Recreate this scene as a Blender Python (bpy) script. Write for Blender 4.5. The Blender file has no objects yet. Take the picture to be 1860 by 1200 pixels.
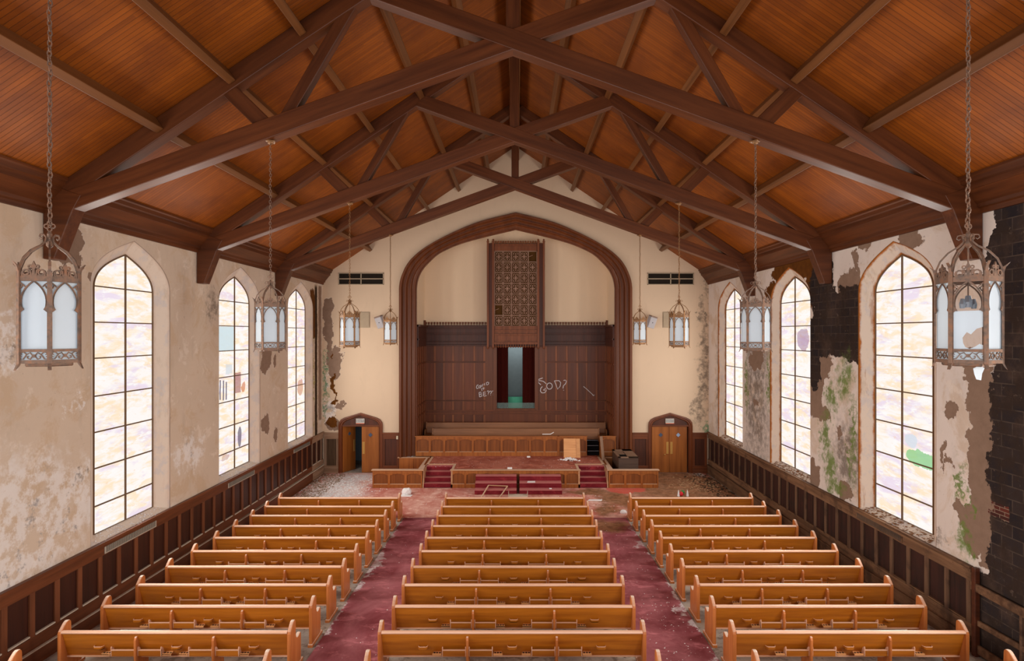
import bpy, bmesh, math, random
from mathutils import Vector, Matrix
random.seed(7)
C = bpy.context.scene.collection
S = bpy.context.scene
PI = math.pi

# ------------------------------------------------------------------ camera
CX, CZ, F = 0.08, 5.86, 1050.0
cam = bpy.data.cameras.new('camera'); cam_o = bpy.data.objects.new('camera', cam); C.objects.link(cam_o)
cam_o.location = (CX, 0, CZ); cam_o.rotation_euler = (PI/2, 0, 0)
cam.sensor_width = 36; cam.sensor_fit = 'HORIZONTAL'; cam.lens = F/1860*36
cam.shift_x = -10/1860; cam.shift_y = 7/1860
cam.clip_start = .05; cam.clip_end = 200
S.camera = cam_o
# ------------------------------------------------------------------ view + world
S.view_settings.view_transform = 'Standard'; S.view_settings.look = 'None'
S.view_settings.gamma = 1; S.view_settings.use_curve_mapping = False
S.view_settings.exposure = 0.1
W = bpy.data.worlds.new('world'); S.world = W; W.use_nodes = True
W.node_tree.nodes['Background'].inputs[0].default_value = (.80, .88, 1, 1)
W.node_tree.nodes['Background'].inputs[1].default_value = 0.8
S.cycles.max_bounces = 7; S.cycles.diffuse_bounces = 5; S.cycles.glossy_bounces = 2
S.cycles.transmission_bounces = 3; S.cycles.transparent_max_bounces = 6
S.cycles.caustics_reflective = False; S.cycles.caustics_refractive = False

def area(name, loc, rot, sx, sy, power, col=(1, 1, 1), vis=True):
    l = bpy.data.lights.new(name, 'AREA'); l.shape = 'RECTANGLE'; l.size = sx; l.size_y = sy
    l.energy = power; l.color = col
    o = bpy.data.objects.new(name, l); C.objects.link(o); o.location = loc; o.rotation_euler = rot
    o.visible_camera = vis
    return o
WALLX = 8.17
WIN_Y = [12.45, 17.25, 22.05, 7.65, 2.85]
for yc in WIN_Y:      # daylight entering through each stained window
    pw = 100 if yc > 20 else 265
    area('daylight_or_fill', (-WALLX+.02, yc, 4.4), (0, -PI/2, 0), 4.9, 1.7, pw, (1, .95, .88), False)
    area('daylight_or_fill', (WALLX-.02, yc, 4.4), (0, PI/2, 0), 4.9, 1.7, pw*.95, (1, .95, .88), False)
# added fill light behind the camera's gallery; no window is built there
area('daylight_or_fill', (0, -4.6, 5.6), (PI/2-.12, 0, 0), 9, 4.6, 620, (1, .97, .93))
# added light under the baptistery ceiling to brighten the niche; no skylight there
area('daylight_or_fill', (0, 28.2, 5.55), (0, 0, 0), 1.4, 1.0, 13, (.85, .95, 1))

# ------------------------------------------------------------------ node helpers
class M:
    def __init__(s, name, rough=.6, spec=.3, metal=0):
        s.m = bpy.data.materials.new(name); s.m.use_nodes = True; s.t = s.m.node_tree
        s.b = s.t.nodes['Principled BSDF']
        s.b.inputs['Roughness'].default_value = rough; s.b.inputs['Specular IOR Level'].default_value = spec
        s.b.inputs['Metallic'].default_value = metal
    def put(s, sock, v):
        if isinstance(v, bpy.types.NodeSocket): s.t.links.new(v, sock)
        elif v is not None:
            if hasattr(sock.default_value, '__len__'):
                v = tuple(v)
                if len(sock.default_value) == 4 and len(v) == 3: v = v+(1,)
            sock.default_value = v
    def node(s, ty, **kw):
        n = s.t.nodes.new(ty)
        for k, v in kw.items(): setattr(n, k, v)
        return n
    def obj(s):
        return s.node('ShaderNodeTexCoord').outputs['Object']
    def pos(s):
        return s.node('ShaderNodeNewGeometry').outputs['Position']
    def map(s, v, loc=(0, 0, 0), scale=(1, 1, 1), rot=(0, 0, 0)):
        n = s.node('ShaderNodeMapping'); s.put(n.inputs[0], v); n.inputs[1].default_value = loc
        n.inputs[2].default_value = rot; n.inputs[3].default_value = scale
        return n.outputs[0]
    def noise(s, v, scale, detail=4, rough=.55, out=0, dist=0):
        n = s.node('ShaderNodeTexNoise'); s.put(n.inputs['Vector'], v)
        n.inputs['Scale'].default_value = scale; n.inputs['Detail'].default_value = detail
        n.inputs['Roughness'].default_value = rough; n.inputs['Distortion'].default_value = dist
        return n.outputs[out]
    def ma(s, op, a, b=None, c=None, clamp=False):
        n = s.node('ShaderNodeMath', operation=op, use_clamp=clamp)
        s.put(n.inputs[0], a); s.put(n.inputs[1], b); s.put(n.inputs[2], c)
        return n.outputs[0]
    def vm(s, op, a, b=None, c=None):
        n = s.node('ShaderNodeVectorMath', operation=op)
        s.put(n.inputs[0], a)
        if b is not None: s.put(n.inputs['Scale' if op == 'SCALE' else 1], b)
        if c is not None: s.put(n.inputs[2], c)
        return n.outputs['Value'] if op in ('LENGTH', 'DOT_PRODUCT') else n.outputs[0]
    def step(s, f, a, b):      # smoothstep a..b -> 0..1
        n = s.node('ShaderNodeMapRange', interpolation_type='SMOOTHSTEP')
        s.put(n.inputs[0], f); n.inputs[1].default_value = a; n.inputs[2].default_value = b
        return n.outputs[0]
    def mix(s, f, a, b, mode='MIX'):
        n = s.node('ShaderNodeMix', data_type='RGBA', blend_type=mode)
        s.put(n.inputs[0], f); s.put(n.inputs[6], a); s.put(n.inputs[7], b)
        return n.outputs[2]
    def ramp(s, f, stops):
        n = s.node('ShaderNodeValToRGB'); s.put(n.inputs[0], f); e = n.color_ramp.elements
        while len(e) < len(stops): e.new(.5)
        for k, (p, c) in enumerate(stops):
            e[k].position = p; e[k].color = tuple(c)+(1,)
        return n.outputs[0]
    def sep(s, v):
        n = s.node('ShaderNodeSeparateXYZ'); s.put(n.inputs[0], v); return n.outputs
    def comb(s, x, y, z):
        n = s.node('ShaderNodeCombineXYZ'); s.put(n.inputs[0], x); s.put(n.inputs[1], y); s.put(n.inputs[2], z); return n.outputs[0]
    def white(s, v):
        n = s.node('ShaderNodeTexWhiteNoise', noise_dimensions='3D'); s.put(n.inputs['Vector'], v); return n.outputs['Value']
    def rnd(s):
        return s.node('ShaderNodeObjectInfo').outputs['Random']
    def col(s, c): s.put(s.b.inputs['Base Color'], c); return s
    def rough(s, c): s.put(s.b.inputs['Roughness'], c); return s
    def bump(s, h, strength=.3, dist=.01):
        n = s.node('ShaderNodeBump'); n.inputs['Strength'].default_value = strength; n.inputs['Distance'].default_value = dist
        s.put(n.inputs['Height'], h); s.t.links.new(n.outputs[0], s.b.inputs['Normal']); return s
    def blobs(s, vec, items):
        """distance-like field (<1 inside) of ellipses ('e') and rectangles ('r') in the warped position VEC."""
        acc = None
        for kind, c, r in items:
            q = s.map(vec, tuple(-c[i]/r[i] for i in range(3)), tuple(1/r[i] for i in range(3)))
            if kind == 'e': d = s.vm('LENGTH', q)
            else:
                x = s.sep(s.vm('ABSOLUTE', q)); d = s.ma('MAXIMUM', s.ma('MAXIMUM', x[0], x[1]), x[2])
            acc = d if acc is None else s.ma('MINIMUM', acc, d)
        return acc
def lin(r, g, b):
    f = lambda c: (c/255/12.92) if c/255 <= .04045 else ((c/255+.055)/1.055)**2.4
    return (f(r), f(g), f(b))

def wood(name, light, dark, axis=0, rough=.45, spec=.35, grain=14, var=.12, dust=0, wear=None, bands=.5):
    m = M(name, rough, spec)
    sc = [grain]*3; sc[axis] = grain*.06
    off = m.vm('SCALE', m.comb(m.rnd(), m.rnd(), m.rnd()), 37.0)
    v = m.vm('ADD', m.obj(), off)
    f = m.noise(m.map(v, scale=tuple(sc)), 1.0, 6, .62)
    g = m.noise(m.map(v, scale=tuple(x*.22 for x in sc)), 1.0, 3, .5, dist=.6)
    f = m.ma('ADD', m.ma('MULTIPLY', f, 1-bands*.5), m.ma('MULTIPLY', g, bands*.5))
    c = m.ramp(f, [(.32, dark), (.62, light)])
    k = m.ma('ADD', m.ma('MULTIPLY', m.rnd(), var*2), 1-var)
    c = m.mix(1.0, c, m.comb(k, k, k), 'MULTIPLY')
    if wear:
        d = m.step(m.noise(m.obj(), 1.7, 5, .65), .5, .66)
        c = m.mix(m.ma('MULTIPLY', d, wear[0]), c, wear[1])
    if dust:
        n = m.sep(m.node('ShaderNodeNewGeometry').outputs['Normal'])[2]
        d = m.ma('MULTIPLY', m.step(n, .5, .95), m.ma('ADD', m.ma('MULTIPLY', m.noise(m.obj(), 9, 3), .5), dust-.25))
        c = m.mix(m.ma('MAXIMUM', m.ma('MINIMUM', d, 1.0), 0.0), c, lin(222, 196, 176))
    m.col(c); m.bump(f, .15, .004)
    return m.m

MT = {}
MT['oak'] = wood('honey_oak', lin(184, 110, 28), lin(144, 76, 11), 0, .38, .4, var=.06, dust=.45)
MT['oak_v'] = wood('honey_oak_upright', lin(196, 118, 62), lin(156, 84, 34), 2, .4, .4, var=.05, dust=1.0)
MT['oak_rail'] = wood('worn_oak_rail', lin(230, 186, 158), lin(206, 154, 122), 0, .35, .4, var=.05)
MT['oak_pale'] = wood('pale_oak', lin(222, 164, 110), lin(196, 132, 80), 0, .45, .3)
MT['truss'] = wood('truss_timber', lin(96, 50, 23), lin(62, 28, 10), 0, .42, .35, 9, .1)
MT['purlin'] = wood('purlin_timber', lin(116, 70, 34), lin(80, 46, 20), 1, .45, .3, 9, .1)
MT['cornice'] = wood('cornice_timber', lin(100, 52, 22), lin(64, 30, 11), 1, .45, .3, 9, .05)
MT['dark_v'] = wood('dark_oak_upright', lin(114, 58, 28), lin(86, 41, 17), 2, .42, .35, 6, .16)
MT['dark_h'] = wood('dark_oak_level', lin(118, 62, 32), lin(80, 38, 15), 0, .42, .35, 12, .09)
MT['darker_v'] = wood('blackened_oak', lin(86, 42, 24), lin(54, 24, 12), 2, .42, .35, 12, .08)
MT['casing'] = wood('arch_oak', lin(116, 62, 30), lin(88, 43, 18), 2, .4, .35, 5, .03)
MT['case_screen'] = wood('screen_oak', lin(134, 76, 44), lin(96, 50, 26), 2, .45, .3, 12, .05)
MT['choir'] = wood('choir_oak', lin(168, 98, 42), lin(128, 68, 26), 2, .4, .35, 12, .05)
MT['choir_h'] = wood('choir_oak_level', lin(176, 108, 58), lin(138, 78, 36), 0, .4, .35, 12, .05)
MT['bench'] = wood('bench_oak', lin(150, 98, 60), lin(120, 74, 42), 0, .42, .3, 10, .04)
MT['choir_p'] = wood('choir_oak_shaded', lin(140, 78, 32), lin(104, 54, 20), 2, .4, .35, 12, .05)  # choir oak darkened to paint shade into the recessed panels
MT['pan'] = wood('dark_oak_board', lin(112, 56, 26), lin(84, 39, 16), 2, .4, .35, 6, .2)
MT['stile'] = wood('dark_oak_stile', lin(138, 78, 42), lin(98, 50, 22), 2, .42, .35, 12, .09)
MT['cap'] = wood('capping_oak', lin(196, 150, 112), lin(166, 118, 80), 0, .4, .35, 12, .04, dust=.6)
MT['door'] = wood('door_oak', lin(164, 96, 40), lin(126, 68, 24), 2, .4, .35, 7, .03)
MT['wain_l'] = wood('wainscot_frame', lin(114, 62, 34), lin(82, 41, 20), 1, .42, .3, 10, .06)
MT['wain_lv'] = wood('wainscot_stile', lin(118, 68, 42), lin(86, 46, 26), 2, .42, .3, 10, .06)
MT['wain_lp'] = wood('wainscot_panel', lin(62, 28, 18), lin(38, 16, 11), 2, .38, .35, 10, .1)
MT['wain_r'] = wood('weathered_wainscot_frame', lin(132, 98, 72), lin(70, 46, 32), 1, .65, .2, 10, .06, wear=(.75, lin(70, 50, 38)))
MT['wain_rv'] = wood('weathered_wainscot_stile', lin(122, 92, 70), lin(66, 42, 32), 2, .65, .2, 10, .12, wear=(.7, lin(60, 42, 34)))
MT['wain_rp'] = wood('weathered_wainscot_panel', lin(60, 32, 25), lin(30, 18, 14), 2, .6, .25, 12, .2, wear=(.5, lin(34, 28, 24)))
MT['console'] = wood('grey_walnut', lin(88, 66, 54), lin(62, 44, 36), 0, .5, .3, 12, .03)
MT['console_top'] = wood('pale_walnut', lin(150, 122, 102), lin(104, 78, 62), 0, .6, .2, 12, .03)  # paler walnut for the cabinet's top frame and key cover
def flat(name, c, rough=.6, spec=.3, metal=0, n=.12, sc=6):
    m = M(name, rough, spec, metal)
    f = m.noise(m.obj(), sc, 4)
    m.col(m.mix(f, tuple(x*(1-n) for x in c), tuple(min(1, x*(1+n)) for x in c))); return m.m
m = M('rusted_iron', .55, .4, .35); f = m.noise(m.obj(), 22, 5, .6)
m.col(m.ramp(f, [(.35, lin(98, 82, 72)), (.55, lin(128, 98, 80)), (.75, lin(142, 96, 68))])); m.bump(f, .3, .003); MT['iron'] = m.m
m = M('aged_bronze', .5, .4, .4); f = m.noise(m.obj(), 22, 5, .6)
m.col(m.ramp(f, [(.35, lin(112, 78, 48)), (.7, lin(150, 106, 66))])); MT['bronze'] = m.m
def frosted(name, c):
    m = M(name, .3, .4); m.col(m.mix(m.noise(m.obj(), 5, 3), c, tuple(x*.95 for x in c)))
    tr = m.node('ShaderNodeBsdfTranslucent'); m.put(tr.inputs[0], c)
    mx = m.node('ShaderNodeMixShader'); mx.inputs[0].default_value = .5
    m.t.links.new(m.b.outputs[0], mx.inputs[1]); m.t.links.new(tr.outputs[0], mx.inputs[2])
    m.t.links.new(mx.outputs[0], m.t.nodes['Material Output'].inputs[0]); return m.m
MT['frost'] = frosted('milk_glass', lin(236, 244, 250))
MT['black'] = flat('black_and_shade', (.008, .007, .007), .9, .05)  # flat black; also paints the dark of openings, holes and rail shadow lines
MT['grille'] = flat('grey_metal', lin(182, 174, 160), .5, .4, .3)
MT['grille_slot'] = flat('grille_slots', lin(70, 66, 60), .6)
MT['sill_edge'] = flat('limed_wood', lin(200, 186, 168), .8, .1)
MT['speaker'] = flat('light_grey_plastic', lin(172, 168, 172), .5)
MT['speaker_cap'] = flat('brown_grey_plastic', lin(132, 106, 92), .5)
MT['plate'] = flat('putty_paint', lin(176, 158, 134), .7, .2)
MT['steel'] = flat('brushed_steel', lin(150, 152, 158), .35, .5, .7)
MT['brass'] = flat('brass_plate', lin(206, 156, 84), .35, .5, .5)
MT['white'] = flat('white_plaster_bits', lin(236, 232, 232), .8, .1)
MT['paper'] = flat('white_paper', lin(238, 236, 236), .8, .1, n=.04)
MT['curtain'] = flat('maroon_velvet', lin(74, 22, 16), .9, .1)
MT['graffiti'] = flat('white_spray_paint', lin(214, 206, 208), .7, .1, n=.05)
MT['red'] = flat('red_paint', lin(214, 40, 52), .5)
MT['green'] = flat('green_paint', lin(60, 130, 60), .5)
MT['sign'] = flat('sign_white', lin(196, 190, 180), .5, n=.05)
MT['sign_red'] = flat('sign_red', lin(190, 92, 64), .5)
MT['sign_dark'] = flat('sign_lettering', lin(92, 88, 84), .5)
MT['tank'] = flat('teal_tank_paint', lin(70, 160, 130), .6)
MT['niche'] = flat('grey_blue_paint', lin(158, 168, 168), .8, .1)
MT['room'] = flat('dim_room_paint', lin(120, 130, 140), .8, .1)
MT['muntin'] = flat('leaded_bar', lin(112, 86, 62), .6)
MT['switch'] = flat('ivory_plastic', lin(220, 208, 180), .5)
MT['board'] = wood('bare_board', lin(150, 118, 96), lin(118, 90, 72), 2, .6, .2)

# ------------------------------------------------------------------ mesh helpers
class MB:
    def __init__(s): s.v = []; s.f = []; s.mi = []; s.cur = 0
    def add(s, vs, fs):
        k = len(s.v); s.v += [tuple(v) for v in vs]
        for f in fs: s.f.append([k+i for i in f]); s.mi.append(s.cur)
        return s
    def box(s, a, b):
        x0, x1 = sorted((a[0], b[0])); y0, y1 = sorted((a[1], b[1])); z0, z1 = sorted((a[2], b[2]))
        return s.add([(x0,y0,z0),(x1,y0,z0),(x1,y1,z0),(x0,y1,z0),(x0,y0,z1),(x1,y0,z1),(x1,y1,z1),(x0,y1,z1)],
                     [(0,3,2,1),(4,5,6,7),(0,1,5,4),(1,2,6,5),(2,3,7,6),(3,0,4,7)])
    def prism(s, pts, d0, d1, plane='xz'):
        """closed outline PTS in a plane, extruded along the remaining axis from d0 to d1"""
        mk = {'xz': lambda p, d: (p[0], d, p[1]), 'yz': lambda p, d: (d, p[0], p[1]), 'xy': lambda p, d: (p[0], p[1], d)}[plane]
        n = len(pts)
        return s.add([mk(p, d0) for p in pts]+[mk(p, d1) for p in pts],
                     [tuple(range(n))[::-1], tuple(range(n, 2*n))]+[(i, (i+1) % n, n+(i+1) % n, n+i) for i in range(n)])
    def strip(s, A, B):
        n = len(A); return s.add(list(A)+list(B), [(i, i+1, n+i+1, n+i) for i in range(n-1)])
    def tube(s, pts, r, n=6, closed=False, flat=None):
        pts = [Vector(p) for p in pts]; m = len(pts); ring = []; up = None
        for i in range(m):
            a = pts[(i-1) % m] if (closed or i > 0) else pts[i]; b = pts[(i+1) % m] if (closed or i < m-1) else pts[i]
            t = (b-a).normalized()
            if up is None:
                up = Vector((0, 0, 1)) if abs(t.z) < .9 else Vector((1, 0, 0))
            x = t.cross(up).normalized() if t.cross(up).length > 1e-4 else Vector((1, 0, 0)); y = x.cross(t).normalized(); up = y
            rr = r[i] if isinstance(r, (list, tuple)) else r
            for k in range(n):
                q = 2*PI*(k+.5)/n; ring.append(pts[i]+x*math.cos(q)*rr+y*math.sin(q)*rr*(flat or 1))
        fs = []
        for i in range(m if closed else m-1):
            j = (i+1) % m
            for k in range(n): fs.append((i*n+k, i*n+(k+1) % n, j*n+(k+1) % n, j*n+k))
        if not closed: fs += [tuple(range(n))[::-1], tuple((m-1)*n+k for k in range(n))]
        return s.add(ring, fs)
    def lathe(s, prof, c=(0, 0, 0), n=12):
        vs = []; fs = []
        for r, z in prof:
            for k in range(n): q = 2*PI*k/n; vs.append((c[0]+r*math.cos(q), c[1]+r*math.sin(q), c[2]+z))
        for i in range(len(prof)-1):
            for k in range(n): fs.append((i*n+k, i*n+(k+1) % n, (i+1)*n+(k+1) % n, (i+1)*n+k))
        fs += [tuple(range(n))[::-1], tuple((len(prof)-1)*n+k for k in range(n))]
        return s.add(vs, fs)
    def torus(s, c, R, r, nx, n=12, m=5, sq=(1, 1)):
        """ring with axis NX; sq stretches it"""
        nx = Vector(nx).normalized(); u = nx.orthogonal().normalized() if abs(nx.z) > .9 else nx.cross(Vector((0, 0, 1))).normalized(); w = nx.cross(u)
        pts = [Vector(c)+u*math.cos(2*PI*k/n)*R*sq[0]+w*math.sin(2*PI*k/n)*R*sq[1] for k in range(n)]
        return s.tube(pts, r, m, True)
    def xform(s, mat):
        s.v = [tuple(mat @ Vector(v)) for v in s.v]; return s
    def build(s, name, mat=None, parent=None, smooth=False, bevel=0, loc=None, rot=None, seg=2, kind=None, label=None):
        me = bpy.data.meshes.new(name); me.from_pydata(s.v, [], s.f)
        bm = bmesh.new(); bm.from_mesh(me); bmesh.ops.recalc_face_normals(bm, faces=bm.faces); bm.to_mesh(me); bm.free()
        for x in (mat if isinstance(mat, (list, tuple)) else [mat]): me.materials.append(MT[x] if isinstance(x, str) else x)
        if any(s.mi): me.polygons.foreach_set('material_index', s.mi)
        if smooth: me.polygons.foreach_set('use_smooth', [True]*len(me.polygons))
        me.update()
        o = bpy.data.objects.new(name, me); C.objects.link(o)
        if parent: o.parent = parent
        if loc: o.location = loc
        if rot: o.rotation_euler = rot
        if bevel:
            b = o.modifiers.new('bevel', 'BEVEL'); b.width = bevel; b.segments = seg; b.limit_method = 'ANGLE'; b.angle_limit = .6
        if kind: o['kind'] = kind
        if label: o['label'] = label
        return o
def tag(o, label=None, cat=None, group=None, kind=None):
    if label: o['label'] = label
    if cat: o['category'] = cat
    if group: o['group'] = group
    if kind: o['kind'] = kind
    return o
def empty(name, loc=(0, 0, 0), rz=0):
    o = bpy.data.objects.new(name, None); C.objects.link(o); o.location = loc; o.rotation_euler = (0, 0, rz); o.empty_display_size = .1; return o
def kids(o): return [c for c in bpy.data.objects if c.parent == o]
def copy_tree(o, parent=None, tree=None):
    if tree is None:
        tree = {}
        for c in bpy.data.objects:
            if c.parent: tree.setdefault(c.parent.name, []).append(c)
    c = o.copy(); C.objects.link(c); c.parent = parent
    for ch in tree.get(o.name, []): copy_tree(ch, c, tree)
    return c
def beam(name, p0, p1, h, d, mat, parent=None, bevel=.012, ext0=0, ext1=0):
    """timber of depth h (in the vertical plane of its run) and thickness d, grain along local X"""
    p0, p1 = Vector(p0), Vector(p1); t = (p1-p0); L = t.length; t.normalize()
    x = t; y = Vector((0, 0, 1)).cross(x)
    if y.length < 1e-3: y = Vector((0, 1, 0))
    y.normalize(); z = x.cross(y)
    o = MB().box((-ext0, -d/2, -h/2), (L+ext1, d/2, h/2)).build(name, mat, parent, bevel=bevel)
    o.matrix_local = Matrix.Translation(p0) @ Matrix((x, y, z)).transposed().to_4x4()
    return o
def PX(px, py, y): return (CX+(px-940)*y/F, y, CZ+(607-py)*y/F)
def px_x(px, y): return CX+(px-940)*y/F
def px_z(py, y): return CZ+(607-py)*y/F
def catmull(P, n=5):
    out = []
    for i in range(len(P)-1):
        p0 = P[max(i-1, 0)]; p1 = P[i]; p2 = P[i+1]; p3 = P[min(i+2, len(P)-1)]
        for k in range(n):
            t = k/n
            out.append(tuple(.5*((2*p1[j])+(-p0[j]+p2[j])*t+(2*p0[j]-5*p1[j]+4*p2[j]-p3[j])*t*t+(-p0[j]+3*p1[j]-3*p2[j]+p3[j])*t**3) for j in range(2)))
    out.append(tuple(P[-1])); return out
def interp(P, x):          # piecewise-linear y(x), P sorted by x
    for (a, b), (c, d) in zip(P, P[1:]):
        if a <= x <= c: return b+(d-b)*(x-a)/max(c-a, 1e-9)
    return P[0][1] if x < P[0][0] else P[-1][1]
def floor_z(y): return max(0.0, .03*(18-y))
def roof_z(x): return 13.81-.674*abs(x)
# ================================================================== SETTING
FAR = 24.46
# ---- plaster materials with the wall's own patches (world y,z)
def L(px, py, rx, ry, k='e', side=-1):
    hw = WALLX-side*(-1)*0
    lat = abs(px-940); X = (WALLX+CX) if side < 0 else (WALLX-CX)
    y = X*F/lat; z = CZ+(607-py)*y/F
    return (k, (side*WALLX, y, z), (50, max(rx*y/lat, .03), max(ry*y/F, .03)))
def R(px, py, rx, ry, k='e'): return L(px, py, rx, ry, k, 1)
def G(px, py, rx, ry, k='e'):
    s = FAR/F; return (k, (CX+(px-940)*s, FAR, CZ+(607-py)*s), (rx*s, 50, ry*s))
def plaster(name, base, coat=None, block=None, brick=None, strip=None, scoat=None, mold=None, dirt=None, white=None, gash=None, far=False, mold_c=lin(86, 106, 40), mottle=.35, cut=.0):
    m = M(name, .85, .12)
    p = m.pos()
    n1 = m.noise(p, 1.6, 4, .6, out=1); n2 = m.noise(p, 7, 4, .65, out=1)
    def warp(a, b):
        w = m.vm('ADD', m.vm('SCALE', m.vm('SUBTRACT', n1, (.5, .5, .5)), a), m.vm('SCALE', m.vm('SUBTRACT', n2, (.5, .5, .5)), b))
        return m.vm('ADD', p, w)
    wp = warp(.75, .28); ws = warp(.9, .9)
    t = m.noise(p, .55, 5, .6); t2 = m.noise(m.map(p, scale=(1, 1, .35)), 2.4, 6, .7)
    c = m.mix(m.step(t, .3, .7), tuple(x*(1-.22*mottle) for x in base), base)
    c = m.mix(m.ma('MULTIPLY', m.step(t2, .52, .72), mottle), c, tuple(x*.62 for x in base))
    if mottle > .3:
        c = m.mix(m.ma('MULTIPLY', m.step(m.noise(p, 1.05, 6, .72, dist=.5), .50, .62), .45), c, lin(196, 164, 128)); c = m.mix(m.ma('MULTIPLY', m.step(m.noise(p, 1.7, 6, .72, dist=.3), .56, .64), .5), c, lin(232, 218, 204))
        c = m.mix(m.ma('MULTIPLY', m.step(m.noise(p, 5.5, 6, .8), .63, .68), .5), c, lin(134, 112, 92))
    fine = m.noise(p, 30, 3); c = m.mix(m.ma('MULTIPLY', fine, .12), c, tuple(x*.7 for x in base))
    h = m.ma('MULTIPLY', t2, .25)
    if white:
        f = m.blobs(ws, white); k = m.ma('MULTIPLY', m.step(f, 1.25, .7), m.step(m.noise(p, 3.2, 6, .7), .42, .55))
        c = m.mix(m.ma('MULTIPLY', k, .6), c, lin(238, 236, 236))
        k2 = m.ma('MULTIPLY', m.step(f, 1.2, .7), m.step(m.noise(p, 2.1, 6, .75), .56, .66)); c = m.mix(m.ma('MULTIPLY', k2, .8), c, lin(152, 146, 144))
    if dirt:
        f = m.blobs(ws, dirt); k = m.ma('MULTIPLY', m.step(f, 1.3, .4), m.step(m.noise(p, 4.5, 5, .7), .3, .62)); c = m.mix(m.ma('MULTIPLY', k, .8), c, lin(104, 92, 82))
    wsm = warp(.10, .12)
    if coat:
        f = m.blobs(wp, coat)
        if scoat: f = m.ma('MINIMUM', f, m.blobs(wsm, scoat))
        k = m.step(f, 1.03, 1.0)
        edge = m.ma('MULTIPLY', m.step(f, 1.12, 1.03), m.ma('SUBTRACT', 1.0, k)); c = m.mix(m.ma('MULTIPLY', edge, .5), c, lin(214, 204, 196))
        cc = m.mix(m.noise(p, 5, 5, .7), lin(122, 98, 82), lin(156, 130, 112)); c = m.mix(k, c, cc); h = m.ma('SUBTRACT', h, m.ma('MULTIPLY', k, 1.2))
    if gash:
        f = m.blobs(wp, gash); k = m.step(f, 1.05, .98); c = m.mix(k, c, m.mix(m.noise(p, 6, 4), lin(60, 32, 12), lin(124, 74, 24))); h = m.ma('SUBTRACT', h, m.ma('MULTIPLY', k, 2))
    if strip:
        f = m.blobs(wsm, strip); k = m.step(f, 1.05, .98); c = m.mix(k, c, m.mix(m.noise(p, 6, 5, .7), lin(26, 18, 12), lin(84, 62, 44))); h = m.ma('SUBTRACT', h, m.ma('MULTIPLY', k, 2))
    if block:
        f = m.blobs(wp, block); k = m.step(f, 1.03, 1.0); x = m.sep(p)
        br = m.node('ShaderNodeTexBrick'); m.put(br.inputs['Vector'], m.comb(x[0] if far else x[1], x[2], 0.0))
        br.inputs['Scale'].default_value = 1; br.inputs['Brick Width'].default_value = .42; br.inputs['Row Height'].default_value = .21
        br.inputs['Mortar Size'].default_value = .011; br.inputs['Mortar Smooth'].default_value = .2; br.inputs['Bias'].default_value = -.2
        m.put(br.inputs['Color1'], lin(56, 46, 44)); m.put(br.inputs['Color2'], lin(34, 31, 36)); m.put(br.inputs['Mortar'], lin(80, 68, 60))
        bc = m.mix(m.step(m.noise(p, 2.2, 5, .7), .38, .62), br.outputs[0], lin(54, 42, 36))
        bc = m.mix(m.ma('MULTIPLY', m.step(m.noise(p, 1.3, 6, .7), .5, .7), .6), bc, lin(84, 66, 56))
        bc = m.mix(m.step(m.noise(p, 6.7, 6, .75), .60, .74), bc, lin(116, 100, 88))
        if brick:
            b2 = m.node('ShaderNodeTexBrick'); m.put(b2.inputs['Vector'], m.comb(x[1], x[2], 0.0)); b2.inputs['Scale'].default_value = 1; b2.inputs['Brick Width'].default_value = .2; b2.inputs['Row Height'].default_value = .066; b2.inputs['Mortar Size'].default_value = .006
            m.put(b2.inputs['Color1'], lin(104, 52, 42)); m.put(b2.inputs['Color2'], lin(58, 36, 34)); m.put(b2.inputs['Mortar'], lin(140, 120, 104)); bc = m.mix(m.step(m.blobs(wsm, brick), 1.03, 1.0), bc, b2.outputs[0])
        c = m.mix(k, c, bc); h = m.ma('SUBTRACT', h, m.ma('MULTIPLY', k, m.ma('ADD', 1.6, br.outputs[1])))
    if mold:
        f = m.blobs(ws, mold); k = m.ma('MULTIPLY', m.step(f, 1.25, .35), m.step(m.noise(p, 4.0, 6, .7), .30, .52)); c = m.mix(m.ma('MULTIPLY', k, .92), c, m.mix(m.noise(p, 9, 3), mold_c, tuple(x*1.8+.03 for x in mold_c)))
    m.col(c); m.bump(h, .5, .02)
    return m.m
left_base, right_base, far_base = lin(214, 194, 174), lin(228, 215, 206), lin(218, 193, 166)
PL_L = plaster('plaster_left', left_base,
    coat=[L(126, 440, 22, 42), L(140, 470, 12, 14), L(163, 515, 4, 22), L(483, 655, 9, 24), L(500, 655, 3, 14), L(482, 770, 8, 18), L(500, 790, 4, 14), L(562, 560, 6, 12)], scoat=[L(581, 640, 2.6, 120, 'r')],
    gash=[L(568, 570, 6, 44)], strip=[L(574, 670, 2.2, 150, 'r')],
    mold=[L(566, 770, 3, 40), L(568, 690, 1.2, 90)], mold_c=lin(120, 116, 50),
    white=[L(60, 940, 120, 120), L(150, 900, 60, 60), L(20, 1000, 60, 90), L(135, 730, 18, 12), L(345, 820, 30, 30), L(10, 620, 20, 60)],
    dirt=[L(40, 640, 18, 14), L(140, 870, 14, 14), L(385, 555, 14, 30)])
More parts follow.
